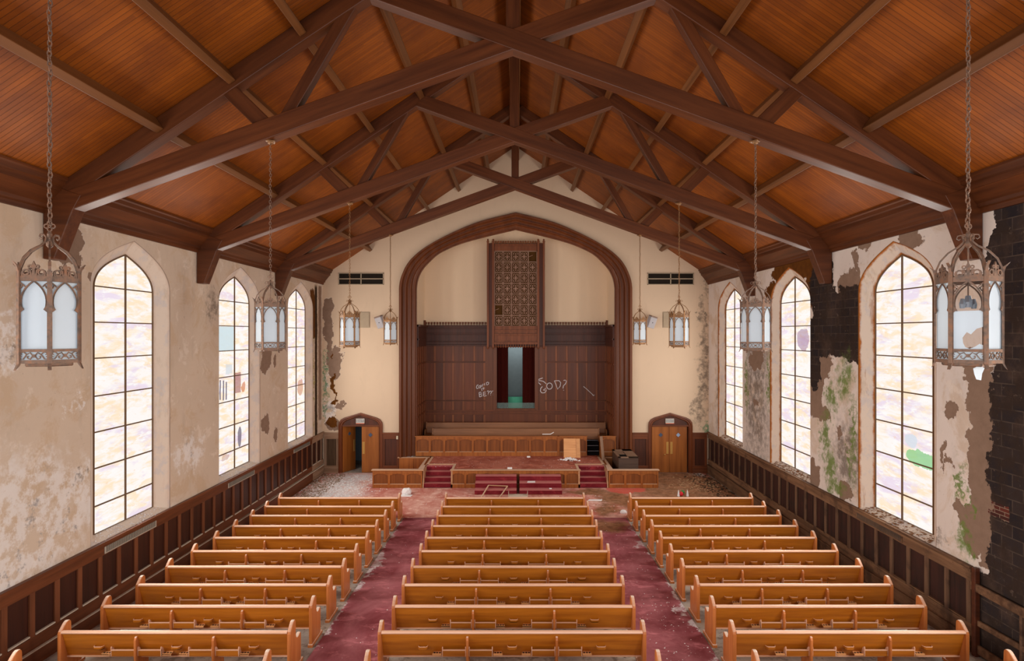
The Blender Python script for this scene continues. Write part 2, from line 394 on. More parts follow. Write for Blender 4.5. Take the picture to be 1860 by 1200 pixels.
PL_R = plaster('plaster_right', right_base, brick=[R(1806, 924, 26, 13, 'r')],
    coat=[R(1541, 520, 22, 26), R(1554, 480, 4, 24), R(1475, 690, 18, 70), R(1492, 752, 14, 14), R(1526, 785, 7, 18), R(1475, 860, 12, 30), R(1535, 890, 12, 20), R(1500, 665, 12, 20),
          R(1785, 810, 26, 170), R(1765, 690, 10, 60), R(1745, 935, 9, 22), R(1770, 960, 22, 40), R(1725, 738, 13, 12), R(1731, 738, 9, 8, 'r'), R(1712, 820, 6, 22), R(1716, 850, 3, 14), R(1727, 841, 7, 6), R(1655, 432, 22, 26), R(1570, 446, 12, 10),
          R(1374, 655, 12, 20), R(1372, 733, 4, 9), R(1310, 780, 4, 30), R(1800, 1025, 18, 10), R(1796, 955, 14, 70)],
    gash=[R(1440, 490, 42, 24), R(1478, 500, 12, 60), R(1400, 530, 12, 16)],
    block=[R(1518, 588, 42, 62, 'r'), R(1492, 520, 20, 70), ('r', (WALLX, 7.4, .6), (50, 2.85, 1.1)), R(1860, 700, 62, 700, 'r'), R(1825, 470, 30, 100), R(1478, 640, 12, 70)],
    mold=[R(1507, 850, 10, 44), R(1500, 800, 9, 60), R(1535, 690, 17, 44), R(1548, 800, 6, 90), R(1508, 720, 12, 30), R(1397, 690, 3, 60), R(1357, 700, 2, 60), R(1745, 875, 8, 44), R(1750, 980, 20, 30), R(1765, 915, 5, 20), R(1515, 880, 20, 16)],
    dirt=[R(1374, 700, 22, 160, 'r'), R(1310, 700, 10, 120), R(1540, 830, 30, 80), R(1700, 970, 10, 20)])
def far_grid(): pass
PL_F = plaster('plaster_far', far_base, far=True, mottle=.12,
    coat=[G(594, 566, 9, 24), G(598, 600, 8, 40), G(598, 640, 7, 34), G(611, 655, 9, 24), G(606, 672, 12, 14), G(606, 770, 12, 12), G(615, 740, 8, 6), G(625, 735, 5, 4)],
    gash=[G(606, 700, 3.5, 26), G(609, 728, 8, 4), G(605, 765, 8, 9), G(604, 645, 2, 6)],
    mold=[G(590, 700, 6, 22), G(588, 670, 3, 50), G(588, 745, 3, 30), G(1284, 780, 5, 14)], mold_c=lin(86, 118, 86),
    white=[G(595, 745, 15, 22), G(592, 690, 8, 22)],
    dirt=[G(1282, 640, 8, 60), G(1276, 700, 11, 60), G(1279, 575, 7, 40), G(1270, 740, 12, 30), G(1284, 520, 6, 20)])
m = M('plaster_reveal', .85, .1); p = m.pos(); e = m.node('ShaderNodeAttribute', attribute_name='edge').outputs['Fac']; rr = m.node('ShaderNodeAttribute', attribute_name='wet').outputs['Fac']
t = m.noise(m.map(p, scale=(1, 1, .4)), 3, 6, .7); c = m.mix(m.ma('MULTIPLY', m.step(t, .52, .72), .5), lin(228, 212, 196), lin(186, 166, 144))
c = m.mix(m.ma('MULTIPLY', m.step(m.noise(p, 2.2, 5, .7), .5, .62), .6), c, lin(206, 200, 200))
ru = m.ma('MULTIPLY', m.step(m.ma('ADD', m.ma('ABSOLUTE', m.ma('SUBTRACT', e, .5)), m.ma('MULTIPLY', m.noise(p, 3.5, 5, .7), .34)), .44, .60), rr)
c = m.mix(ru, c, m.mix(m.noise(p, 8, 4), lin(132, 70, 24), lin(204, 124, 50)))
ru2 = m.ma('MULTIPLY', m.step(m.noise(m.map(p, scale=(1, 1, .25)), 4, 5, .7), .56, .68), m.ma('MULTIPLY', rr, .5)); c = m.mix(ru2, c, lin(170, 112, 66))
c = m.mix(m.ma('MULTIPLY', m.step(m.ma('ADD', e, m.ma('MULTIPLY', m.noise(p, 2, 4), .06)), .955, 1.02), .7), c, lin(92, 64, 44))
m.col(c); m.bump(t, .3, .01); MT['reveal'] = m.m

# ---- stained glass: lit from outside
def glass_mat(name, seed, extra=()):
    m = M(name, .25, .3); p = m.pos(); x = m.sep(p)
    v = m.comb(m.ma('MULTIPLY', x[1], 1.0), m.ma('MULTIPLY', x[2], 3.4), seed)
    a = m.noise(v, 1.5, 6, .62, dist=.6); b = m.noise(m.vm('ADD', v, (9, 4, 2)), 1.0, 5, .62, dist=.6)
    pane = m.white(m.comb(m.ma('FLOOR', m.ma('MULTIPLY', m.ma('ADD', x[1], 0.0), 1.0417)), m.ma('FLOOR', m.ma('DIVIDE', m.ma('SUBTRACT', 6.84, x[2]), .735)), seed))
    c = m.mix(m.step(a, .42, .62), (1, .955, .925), (1, .81, .58))
    c = m.mix(m.ma('MULTIPLY', m.step(m.ma('ADD', b, m.ma('MULTIPLY', pane, .10)), .55, .70), .75), c, (.82, .68, .86))
    c = m.mix(m.step(m.noise(v, 3.4, 4, .6), .53, .68), c, (1, .98, .97))
    c = m.mix(m.ma('MULTIPLY', m.step(m.noise(m.vm('ADD', v, (2, 7, 5)), 4.5, 5, .7), .60, .70), .6), c, (.93, .60, .36))
    for kind, cc, box, amt in extra:
        k = m.step(m.blobs(m.vm('ADD', p, m.vm('SCALE', m.vm('SUBTRACT', m.noise(p, 3, 3, out=1), (.5, .5, .5)), kind)), [box]), 1.03, 1.0)
        c = m.mix(m.ma('MULTIPLY', k, amt), c, cc)
    m.col((.03, .03, .03)); m.put(m.b.inputs['Emission Color'], c); m.b.inputs['Emission Strength'].default_value = .91
    return m.m
def GB(yc, dy, z, ry, rz, k='r'): return (k, (0, yc+dy, z), (60, ry, rz))
gl2 = [(.0, lin(206, 226, 232), GB(17.25, -.47, 5.73, .44, .35), .9), (.1, lin(206, 216, 224), GB(17.25, -.3, 4.85, .2, .14), .7),
       (.05, lin(96, 92, 118), GB(17.25, -.8, 4.28, .035, .28), .9), (.05, lin(96, 92, 118), GB(17.25, -.62, 4.25, .035, .28), .9), (.05, lin(96, 92, 118), GB(17.25, -.46, 4.22, .035, .26), .9),
       (.05, lin(166, 92, 84), GB(17.25, .22, 4.4, .2, .3), .75), (.3, lin(214, 130, 84), GB(17.25, .6, 4.25, .14, .14, 'e'), .8),
       (.12, lin(90, 82, 108), GB(17.25, .35, 2.75, .12, .30, 'e'), .8), (.3, lin(190, 130, 100), GB(17.25, -.5, 2.3, .2, .1, 'e'), .5)]
gr1 = [(.3, lin(140, 208, 140), ('e', (0, 11.92, 3.30), (60, .44, .19)), .85), (.15, lin(214, 226, 236), ('e', (0, 12.2, 3.62), (60, .2, .14)), .8)]
gl3 = [(.3, lin(206, 140, 96), GB(22.05, .45, 3.8, .3, .3, 'e'), .7)]
GLS = {(-1, 12.45): glass_mat('stained_glass_a', 1.0), (-1, 17.25): glass_mat('stained_glass_b', 2.0, gl2), (-1, 22.05): glass_mat('stained_glass_c', 3.0, gl3),
       (1, 12.45): glass_mat('stained_glass_d', 4.0, gr1), (1, 17.25): glass_mat('stained_glass_e', 5.0, [(.3, lin(150, 100, 150), ('e', (0, 16.8, 5.7), (60, .35, .35)), .6)]), (1, 22.05): glass_mat('stained_glass_f', 6.0)}

def gothic(a, zs, zp, n=12):
    """half outline from the springing (a,zs) to the apex (0,zp)"""
    h = zp-zs; P = [(a, zs), (a, zs+.45*h), (.6*a, zs+.72*h), (0, zp)]; out = []
    for i in range(n+1):
        t = i/n; q = 1-t
        out.append(tuple(q**3*P[0][j]+3*q*q*t*P[1][j]+3*q*t*t*P[2][j]+t**3*P[3][j] for j in (0, 1)))
    return out
HO = gothic(1.28, 6.85, 7.87); HG = gothic(.93, 6.80, 7.57)
def outline(H, yc, zb):
    """bottom near -> up -> apex -> down -> bottom far"""
    up = [(yc-a, z) for a, z in H]; dn = [(yc+a, z) for a, z in H[::-1][1:]]
    return [(yc-H[0][0], zb)]+up+dn+[(yc+H[0][0], zb)]
def wall_skin(mb, X, H, zb, y0, y1, top):
    ys = sorted(WIN_Y); cur = y0
    for yc in ys:
        a = H[0][0]
        mb.add([(X, cur, -.3), (X, yc-a, -.3), (X, yc-a, top), (X, cur, top)], [(0, 1, 2, 3)])
        P = outline(H, yc, zb)[1:-1]
        mb.add([(X, yc-a, -.3), (X, yc+a, -.3), (X, yc+a, zb), (X, yc-a, zb)], [(0, 1, 2, 3)])
        mb.strip([(X, y, z) for y, z in P], [(X, y, top) for y, z in P])
        cur = yc+a
    mb.add([(X, cur, -.3), (X, y1, -.3), (X, y1, top), (X, cur, top)], [(0, 1, 2, 3)])
wn = 0
for side, nm, mt in ((-1, 'wall_left', PL_L), (1, 'wall_right', PL_R)):
    X = side*WALLX; mb = MB()
    wall_skin(mb, X, HO, 1.74, -5, FAR+.05, 8.25)
    mb.cur = 0; wall_skin(mb, X+side*.4, HG, 1.87, -5, FAR+.4, 8.25)
    mb.add([(X, -5, 8.25), (X, FAR, 8.25), (X+side*.4, FAR, 8.25), (X+side*.4, -5, 8.25)], [(0, 1, 2, 3)])
    mb.build(nm, mt, kind='structure')
    mb = MB(); edge = []
    for yc in WIN_Y:
        A = outline(HO, yc, 1.74); B = outline(HG, yc, 1.87)
        k = 7
        rings = []
        for q in range(k):
            t = q/(k-1); rings.append([(X+side*(.21*t), a[0]+(b[0]-a[0])*t, a[1]+(b[1]-a[1])*t) for a, b in zip(A, B)])
        rings.append([(X+side*.40, b[0], b[1]) for b in B])
        for q in range(k):
            mb.strip(rings[q], rings[q+1]); edge += [1-q/(k-1)]*len(A)+[1-min(q+1, k-1)/(k-1)]*len(A)
        mb.add([rings[0][0], rings[0][-1], rings[k-1][-1], rings[k-1][0]], [(0, 1, 2, 3)]); edge += [.6]*4
    o = mb.build('trim_1' if side < 0 else 'trim_2', 'reveal', kind='structure')
    at = o.data.attributes.new('edge', 'FLOAT', 'POINT'); at.data.foreach_set('value', edge)
    at = o.data.attributes.new('wet', 'FLOAT', 'POINT'); at.data.foreach_set('value', [.15 if side < 0 else 1.0]*len(edge))
    # windows
    for yc in WIN_Y:
        wn += 1
        w = tag(empty('window_%d' % wn, (X+side*.21, yc, 1.87)), kind='structure')
        P = [(y-yc, z-1.87) for y, z in outline(HG, yc, 1.87)]
        MB().prism(P, 0, side*.02, 'yz').build('glass', GLS.get((side, yc), GLS[(-1, 12.45)]), w)
        fr = MB(); fr.tube([(-side*.012, y, z) for y, z in P], .018, 4, True); fr.build('window_frame', 'muntin', w)
        mu = MB(); mu.box((-side*.03, -.014, 0), (0, .014, 5.68))
        for k in range(7):
            z = 6.84-.735*k-1.87; a = .93 if k else .92
            jig = .012*((k*7+wn*3) % 3-1)
            mu.box((-side*.028, -a, z-.012+jig), (0, a, z+.012+jig))
        mu.build('glazing_bar', 'muntin', w)

# ---- far wall with chancel arch, two doorways
OUT = [(726.4, 523), (728.5, 509), (733.2, 495.5), (740, 482), (752, 467), (775, 449), (815, 427), (870, 404), (937, 387)]
INN = [(755.2, 523), (757, 510), (761, 498), (768, 486), (779, 474), (797, 458.5), (833, 442), (880, 428.5), (937, 415)]
cv = lambda P: [((px-937)*FAR/F, CZ+(607-py)*FAR/F) for px, py in P]
AO = catmull(cv(OUT)); AI = catmull(cv(INN))
MID = [(a[0]*.65+b[0]*.35, a[1]*.65+b[1]*.35) for a, b in zip(AO, AI)]
ARCH_HW = -MID[0][0]
DOORS = [-6.55, 6.54]
DW, DZ, DP = .86, 2.28, 2.47        # doorway half width (to casing middle), shoulder, peak
def door_top(dx):
    return interp([(0, 2.50), (.60, 2.33), (.74, 2.24), (.82, 2.1), (.86, 1.95)], abs(dx))
def far_hole(x):
    if abs(x) < ARCH_HW: return interp(MID, -abs(x))
    for d in DOORS:
        if abs(x-d) < DW: return door_top(x-d)
    return None
xs = sorted(set([-WALLX, WALLX, 0, -ARCH_HW, ARCH_HW]+[p[0] for p in MID]+[-p[0] for p in MID]+[d+s*q for d in DOORS for s in (-1, 1) for q in (0, .3, .6, .68, .74, .78, .82, .845, .86)]))
mb = MB()
for a, b in zip(xs, xs[1:]):
    if b-a < 1e-6: continue
    mid = (a+b)/2; ha = far_hole(a+1e-5); hb = far_hole(b-1e-5); hm = far_hole(mid)
    la, lb = (ha or 0, hb or 0) if hm is not None else (-.3, -.3)
    ra, rb = roof_z(a), roof_z(b)
    nz = 1
    mb.add([(a, FAR, la), (b, FAR, lb), (b, FAR, rb), (a, FAR, ra)], [(0, 1, 2, 3)])
    mb.add([(a, FAR+.3, la), (b, FAR+.3, lb), (b, FAR+.3, rb), (a, FAR+.3, ra)], [(3, 2, 1, 0)])
    if hm is not None: mb.add([(a, FAR, la), (b, FAR, lb), (b, FAR+.3, lb), (a, FAR+.3, la)], [(0, 1, 2, 3)])
mb.build('wall_far', PL_F, kind='structure')
# arch casing: stepped mouldings swept round the opening
prof = [(0, .0), (0, -.16), (.05, -.20), (.15, -.20), (.19, -.08), (.23, -.05), (.33, -.05), (.36, -.10), (.42, -.10), (.46, .02), (.50, .05), (.62, .05), (.65, .0), (.70, .0), (.74, .13), (.80, .16), (.92, .16), (.94, .24), (1.0, .24), (1.0, .36)]
def arch_ring(t, z0):
    P = [(a[0]+(b[0]-a[0])*t, a[1]+(b[1]-a[1])*t) for a, b in zip(AO, AI)]
    P = [(P[0][0], z0)]+P
    return P+[(-x, z) for x, z in P[::-1][1:]]
mb = MB(); prev = None
for t, dy in prof:
    z0 = .684 if t > .0 else .0
    r = [(x, FAR+dy, z) for x, z in arch_ring(t, .684)]
    if prev: mb.strip(prev, r)
    prev = r
mb.build('trim_3', 'casing', kind='structure')
# chancel recess: plaster soffit/sides, back wall, paneling
BY = 27.1; RH = 4.27
mb = MB(); chan = plaster('plaster_chancel', lin(238, 214, 184), far=True, mottle=.08)
for s in (-1, 1): mb.box((s*4.28, FAR+.3, 0), (s*4.4, BY+.1, 11.3))
mb.box((-4.4, FAR+.3, 11.2), (4.4, BY+.1, 11.3))
mb.build('wall_chancel_side', chan, kind='structure')
mb = MB(); top = arch_ring(1, 0)
zo0, zo1, xo = 2.32, 5.3, .90
ps = [p for p in top if True]
N = [(-4.3, 0), (-xo, 0), (-xo, zo0), (xo, zo0), (xo, 0), (4.3, 0), (4.3, 11), (-4.3, 11)]
mb.box((-4.4, BY, 0), (-xo, BY+.1, 11.2)); mb.box((xo, BY, 0), (4.4, BY+.1, 11.2)); mb.box((-xo, BY, 0), (xo, BY+.1, zo0)); mb.box((-xo, BY, zo1), (xo, BY+.1, 11.2))
mb.build('wall_chancel_back', chan, kind='structure')
# baptistery niche behind the opening
mb = MB(); mb.box((-1.8, BY+1.9, 1.5), (1.8, BY+2.0, 6)); mb.box((-1.9, BY+.1, 1.5), (-1.8, BY+2, 6)); mb.box((1.8, BY+.1, 1.5), (1.9, BY+2, 6)); mb.box((-1.8, BY+.1, 5.6), (1.8, BY+2, 5.7)); mb.box((-1.8, BY+.1, 1.5), (1.8, BY+2, 1.6))
mb.build('wall_niche', 'niche', kind='structure')

# ---- floor and carpets
m = M('concrete_floor', .75, .2); p = m.pos(); t = m.noise(p, 1.4, 6, .7)
c = m.ramp(t, [(.3, lin(128, 118, 112)), (.52, lin(172, 162, 152)), (.68, lin(188, 176, 158))])
c = m.mix(m.ma('MULTIPLY', m.step(m.noise(p, 5, 5, .7), .5, .62), .6), c, lin(98, 82, 70)); m.col(c); m.bump(t, .2, .01); MT['floor'] = m.m
def carpet_mat(name, base, dusty, brown=None, white=None, red=None, top=0):
    m = M(name, .95, .05); p = m.pos()
    s1 = m.noise(m.map(p, scale=(1, .55, 1)), .9, 6, .65, dist=.5); s2 = m.noise(m.map(p, scale=(1, 1.8, 1)), 2.6, 6, .72, dist=.4)
    c = m.mix(m.step(s1, .35, .68), base, dusty)
    c = m.mix(m.ma('MULTIPLY', m.step(s2, .50, .68), .7), c, tuple(min(1, x*1.5) for x in dusty))
    ws = m.vm('ADD', p, m.vm('SCALE', m.vm('SUBTRACT', m.noise(p, 1.1, 5, .65, out=1), (.5, .5, .5)), 1.6))
    if brown:
        k = m.step(m.blobs(ws, brown), 1.25, .6); c = m.mix(m.ma('MULTIPLY', k, .9), c, m.mix(m.step(m.noise(p, 3.5, 6, .7), .35, .65), lin(112, 80, 50), lin(158, 114, 82)))
    if red:
        k = m.step(m.blobs(ws, red), 1.15, .8); c = m.mix(m.ma('MULTIPLY', k, .85), c, lin(206, 92, 78))
    if white:
        k = m.ma('MULTIPLY', m.step(m.blobs(ws, white), 1.3, .3), m.step(m.noise(p, 6, 6, .7), .30, .52)); c = m.mix(k, c, lin(216, 212, 214))
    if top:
        n = m.sep(m.node('ShaderNodeNewGeometry').outputs['Normal'])[2]; c = m.mix(m.ma('MULTIPLY', m.step(n, .3, .95), top), c, lin(206, 132, 126))  # upward faces paler: dust, plus light on the treads put into the colour
    m.col(c); m.bump(m.noise(p, 60, 2), .4, .006); return m.m
MT['aisle'] = carpet_mat('maroon_carpet', lin(134, 66, 72), lin(170, 106, 112), brown=[('e', (2.7, 17.7, 0), (.8, .7, 9))], white=[('r', (3.62, 11, 0), (.10, 7, 9)), ('r', (-3.62, 11, 0), (.10, 7, 9))])
fr = lambda px, py, rx, ry: ('e', (CX+(px-940)*5.86/(py-607), 5.86*F/(py-607), 0), (rx*5.86/(py-607), ry*5.86*F/(py-607)**2, 9))
MT['front'] = carpet_mat('faded_red_carpet', lin(192, 112, 98), lin(230, 184, 170), brown=[fr(1250, 890, 120, 50), fr(1120, 905, 40, 16), fr(1180, 925, 50, 18), fr(1070, 893, 40, 5), fr(1100, 925, 30, 10), fr(572, 868, 16, 20)],
    red=[fr(1135, 890, 34, 6)], white=[fr(620, 882, 48, 24), fr(640, 868, 48, 12), fr(600, 900, 70, 16), fr(1270, 861, 16, 5)])
MT['stage_c'] = carpet_mat('stage_carpet', lin(156, 82, 66), lin(192, 122, 102))
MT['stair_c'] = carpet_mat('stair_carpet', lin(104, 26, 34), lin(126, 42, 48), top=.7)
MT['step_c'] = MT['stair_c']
mb = MB(); mb.add([(-8.6, -5, .69), (8.6, -5, .69), (8.6, 18, 0), (-8.6, 18, 0), (-8.6, 30, 0), (8.6, 30, 0)], [(0, 1, 2, 3), (3, 2, 5, 4)])
mb.add([(-8.6, -5, .39), (8.6, -5, .39), (8.6, 18, -.3), (-8.6, 18, -.3), (-8.6, 30, -.3), (8.6, 30, -.3)], [(3, 2, 1, 0), (4, 5, 2, 3)])
mb.build('floor', 'floor', kind='structure')
def slab(mb, x0, x1, ys, th=.012):
    for a, b in zip(ys, ys[1:]):
        za, zb = floor_z(a), floor_z(b)
        mb.add([(x0, a, za), (x1, a, za), (x1, b, zb), (x0, b, zb), (x0, a, za+th), (x1, a, za+th), (x1, b, zb+th), (x0, b, zb+th)], [(4, 5, 6, 7), (0, 3, 7, 4), (1, 5, 6, 2), (0, 4, 5, 1), (3, 2, 6, 7)])
for s in (-1, 1):
    mb = MB(); slab(mb, s*2.23, s*3.55, [-3, 18, 18.45]); o = mb.build('aisle_carpet', 'aisle')
    tag(o, 'maroon carpet running down the aisle %s of the centre pews' % ('left' if s < 0 else 'right'), 'carpet', 'aisle carpets')
mb = MB(); slab(mb, -8.05, 8.0, [18.45, 22.02]); slab(mb, -8.05, -5.5, [22.02, 24.42]); slab(mb, 5.5, 8.0, [22.02, 24.42]); slab(mb, -5.5, -3.7, [22.2, 24.26]); slab(mb, 3.7, 5.5, [22.2, 24.26]); tag(mb.build('front_carpet', 'front'), 'faded dusty red carpet across the floor before the stage', 'carpet')

# ---- roof deck
m = M('deck_boards', .5, .3); p = m.pos(); x = m.sep(p)
idx = m.ma('FLOOR', m.ma('DIVIDE', x[1], .085)); fr_ = m.ma('FRACT', m.ma('DIVIDE', x[1], .085))
w = m.white(m.comb(idx, m.ma('FLOOR', m.ma('DIVIDE', m.ma('ADD', x[0], m.ma('MULTIPLY', m.white(m.comb(idx, 3.0, 0.0)), 4)), 4.0)), 0.0))
g = m.noise(m.comb(m.ma('MULTIPLY', x[0], .5), m.ma('MULTIPLY', x[1], 9), m.ma('MULTIPLY', idx, 3.1)), 1.5, 6, .65)
c = m.mix(m.ma('ADD', m.ma('MULTIPLY', w, .28), m.ma('MULTIPLY', g, .72)), lin(92, 41, 5), lin(162, 85, 14))
c = m.mix(m.ma('MULTIPLY', m.step(m.noise(p, .7, 5, .65), .42, .66), .5), c, lin(90, 38, 6))
gap = m.ma('MULTIPLY', m.step(m.ma('ABSOLUTE', m.ma('SUBTRACT', fr_, .5)), .42, .49), .7)
c = m.mix(gap, c, lin(50, 22, 8)); m.col(c); m.bump(m.ma('SUBTRACT', 1.0, gap), .5, .008); MT['deck'] = m.m
mb = MB()
for s in (-1, 1):
    a, b = (0, 13.81), (s*8.75, 13.81-.674*8.75)
    mb.add([(a[0], -5, a[1]), (b[0], -5, b[1]), (b[0], FAR+.3, b[1]), (a[0], FAR+.3, a[1]), (a[0], -5, a[1]+.12), (b[0], -5, b[1]+.12), (b[0], FAR+.3, b[1]+.12), (a[0], FAR+.3, a[1]+.12)],
           [(0, 1, 2, 3), (4, 7, 6, 5), (1, 5, 6, 2)])
mb.build('ceiling', 'deck', kind='structure')
# ---- cornice along both side walls
cp = [(0, 7.96), (.05, 7.96), (.06, 8.04), (.11, 8.06), (.12, 8.12), (.15, 8.15), (.30, 8.34), (.33, 8.34), (.335, 8.43), (.39, 8.45), (.40, 8.52), (.44, 8.54), (.44, 8.58), (0, 8.28)]
for k, s in enumerate((-1, 1)):
    MB().prism([(s*(WALLX-a), z) for a, z in cp], -5, FAR, 'xz').build('trim_%d' % (4+k), 'cornice', kind='structure')
MB().box((-.15, -5, 13.22), (.15, FAR, 13.66)).build('trim_6', 'purlin', kind='structure')
# ================================================================== ROOF TIMBERS
TY = [5.24, 10.04, 14.85, 19.65]
ordn = ['first', 'second', 'third', 'fourth', 'fifth', 'sixth', 'seventh', 'eighth', 'ninth', 'tenth', 'eleventh']
def make_truss():
    r = empty('roof_truss', (0, 0, 0)); d = .27
    for s, dd in ((-1, .264), (1, .27)):
        # lower chord: from the wall, through the crossing, up to the opposite rafter; offsets are square to its run
        q = math.atan(.363); off = .17
        f = lambda x: (s*x, 0, 10.81-.363*x)
        nx, nz = math.sin(q)*off, math.cos(q)*off
        a = f(8.06); b = f(-2.52)
        beam('lower_chord', (a[0]+s*nx, .135, a[2]+nz), (b[0]+s*nx, .135, b[2]+nz), .34, dd, 'truss', r)
        q = math.atan(.674); off = .16
        f = lambda x: (s*x, 0, 13.81-.674*x-.39)
        nx, nz = math.sin(q)*off, math.cos(q)*off
        a, b = f(8.0), f(.03 if s < 0 else .04)
        beam('top_chord', (a[0]+s*nx, .135, a[2]+nz), (b[0]+s*nx, .135, b[2]+nz), .322, dd-.01, 'truss', r)
        beam('strut', (s*2.60, .135, 12.02), (s*4.02, .135, 9.58), .20, .18, 'truss', r)
        beam('strut', (s*4.32, .135, 9.50), (s*5.12, .135, 10.28), .27, .18, 'truss', r)
        MB().prism([(s*8.16, 8.5), (s*7.50, 8.28), (s*7.66, 7.99), (s*7.97, 7.17), (s*8.16, 7.17)], -.004, .274).build('bracket', 'truss', r, bevel=.012)
    beam('king_post', (0, .135, 11.05), (0, .135, 13.3), .25, .2, 'truss', r)
    return r
tr0 = make_truss(); tr0.location = (0, TY[0], 0)
tags = ['crossed timber truss directly over the first pews, carrying the two biggest lanterns', 'big crossed timber truss spanning the top of the view, second of the four',
        'crossed timber truss in the middle of the roof, third of the four', 'crossed timber truss closest to the pale gable wall']
tree = None
trs = [tr0]+[copy_tree(tr0) for _ in range(3)]
for k, t in enumerate(trs):
    t.location = (0, TY[k], 0); tag(t, tags[k], 'roof truss', 'scissor trusses of the roof')
bounds = [0.6]+TY+[FAR]
bay_n = ['in the bay over the gallery', 'in the bay before the biggest truss', 'in the bay behind the biggest truss', 'in the bay between third and last truss', 'in the bay against the gable wall']
pl0 = None; th = math.atan(.674)
for b in range(5):
    y0 = bounds[b]+(.28 if b else 0); y1 = bounds[b+1]-.01
    for s in (-1, 1):
        for k, xp in enumerate([6.25, 5.0, 3.77, 2.5, 1.27]):
            if b == 0 and k > 1: continue
            if pl0 is None:
                pl0 = MB().box((-.07, 0, -.25), (.07, 1, 0)).build('purlin', 'purlin', bevel=.01); o = pl0
            else: o = pl0.copy(); C.objects.link(o)
            o.location = (s*xp, y0, 13.80-.674*xp); o.rotation_euler = (0, s*th, 0); o.scale = (1, y1-y0, 1)
            tag(o, '%s purlin up from the %s eave, %s' % (ordn[k], 'left' if s < 0 else 'right', bay_n[b]), 'purlin', 'roof purlins')

# ================================================================== WAINSCOT
def wainscot(side, y0, y1, name, fm, fv, pm, start=0):
    w = tag(empty(name, (0, 0, 0)), kind='structure'); X = side*WALLX
    def bx(a, b, z0, z1, x0, x1, mb): mb.box((X-side*x0, a, z0), (X-side*x1, b, z1))
    mb = MB(); bx(y0, y1, 1.70, 1.75, 0, .085, mb); mb.build('cap_rail', fm, w, bevel=.006)
    mb = MB(); bx(y0, y1, 1.64, 1.70, 0, .06, mb); bx(y0, y1, 1.48, 1.64, 0, .045, mb); mb.build('frieze_rail', fm, w, bevel=.004)
    mb = MB(); bx(y0, y1, .4, 1.48, 0, .012, mb); mb.build('panel', pm, w)
    ys = []; y = FAR-.27
    while y > y0: ys.append(y); y -= .5335
    mb = MB()
    for y in ys:
        if y < y1: bx(max(y-.055, y0), y+.055, .62, 1.48, .012, .042, mb)
    mb.build('stile', fv, w, bevel=.004)
    # plinth follows the raked floor
    for nm, zt, zb, x in (('bottom_rail', .60, .40, .045), ('skirting', .36, -.02, .075)):
        mb = MB(); P = [(a, floor_z(a)*.9) for a in ((y0, 18, y1) if y0 < 18 else (y0, y1))]
        P = [(a, z) for a, z in P]
        for (a, za), (b, zb_) in zip(P, P[1:]):
            k = .55
            mb.prism([(a, za*k*0+zb+(za if nm == 'skirting' else 0)*0+(0 if nm != 'skirting' else za)), (b, zb+(0 if nm != 'skirting' else zb_)), (b, zt+zb_*.6), (a, zt+za*.6)], X, X-side*x, 'yz')
        mb.build(nm, fm, w, bevel=.004)
    mb = MB()
    for a, b in zip(ys[1:], ys):
        if a > y0 and b < y1: bx(a+.06, b-.06, .60+floor_z((a+b)/2)*.6, .625+floor_z((a+b)/2)*.6, 0, .05, mb)
    mb.build('ledge', 'sill_edge' if side < 0 else fm, w)
    mb = MB(); P = [(a, floor_z(a)) for a in ((y0, 18, y1) if y0 < 18 else (y0, y1))]
    for (a, za), (b, zb_) in zip(P, P[1:]): mb.prism([(a, .35+za*.6), (b, .35+zb_*.6), (b, .372+zb_*.6), (a, .372+za*.6)], X, X-side*.09, 'yz')
    mb.build('base_ledge', 'sill_edge' if side < 0 else fm, w)
    return w
wainscot(-1, -4, 23.1, 'baseboard_left', 'wain_l', 'wain_lv', 'wain_lp')
dust_y = wood('plaster_dusted_rail', lin(160, 128, 104), lin(112, 82, 62), 1, .7, .1, 10, .03)
wainscot(-1, 23.1, FAR, 'trim_11', dust_y, wood('plaster_dusted_stile', lin(156, 126, 104), lin(110, 82, 62), 2, .7, .1, 10, .03), 'wain_lp')
wainscot(1, 10.25, FAR, 'baseboard_right', 'wain_r', 'wain_rv', 'wain_rp')
# torn near end of the right wainscot
br = tag(empty('broken_wainscot', (WALLX, 9, .3)), 'torn charred wainscot frame leaning against the bare dark block wall', 'wall paneling')
def rel(o, p): o.matrix_parent_inverse = Matrix.Translation(p.location).inverted(); return o
rel(beam('rail', (WALLX-.08, 10.2, 1.44), (WALLX-.10, 6.5, 1.50), .15, .05, 'wain_r', br), br)
rel(beam('rail', (WALLX-.05, 10.2, .82), (WALLX-.07, 6.5, .98), .10, .05, 'wain_r', br), br)
rel(beam('rail', (WALLX-.05, 10.2, .36), (WALLX-.07, 6.5, .52), .16, .05, 'wain_r', br), br)
rel(beam('stud', (WALLX-.07, 10.12, .22), (WALLX-.07, 10.12, 1.78), .09, .09, 'darker_v', br), br)
rel(beam('stud', (WALLX-.045, 9.2, .26), (WALLX-.045, 9.2, 1.45), .09, .05, 'wain_rv', br), br)
# grilles under the windows
for side, ys in ((-1, (12.3, 17.2, 22.0)), (1, (12.9,))):
    for k, y in enumerate(ys):
        g = empty('wall_grille', (side*(WALLX-.045), y, 1.585)); ln = .82
        MB().box((0, -ln, -.085), (-side*.012, ln, .085)).build('frame', 'grille' if side < 0 else 'wain_r', g, bevel=.003)
        mb = MB()
        for i in range(44): yy = -ln+.05+i*(2*ln-.1)/43; mb.box((-side*.012, yy-.007, -.062), (-side*.016, yy+.007, .062))
        mb.build('slats', 'grille_slot', g)
        tag(g, ['grey metal air grille in the left wainscot below the widest window', 'grey metal air grille in the left wainscot below the middle window', 'grey metal air grille in the left wainscot near the far corner'][k] if side < 0 else 'grimy air grille in the mouldy right wainscot below its biggest window', 'air grille', 'air grilles in the wainscot')
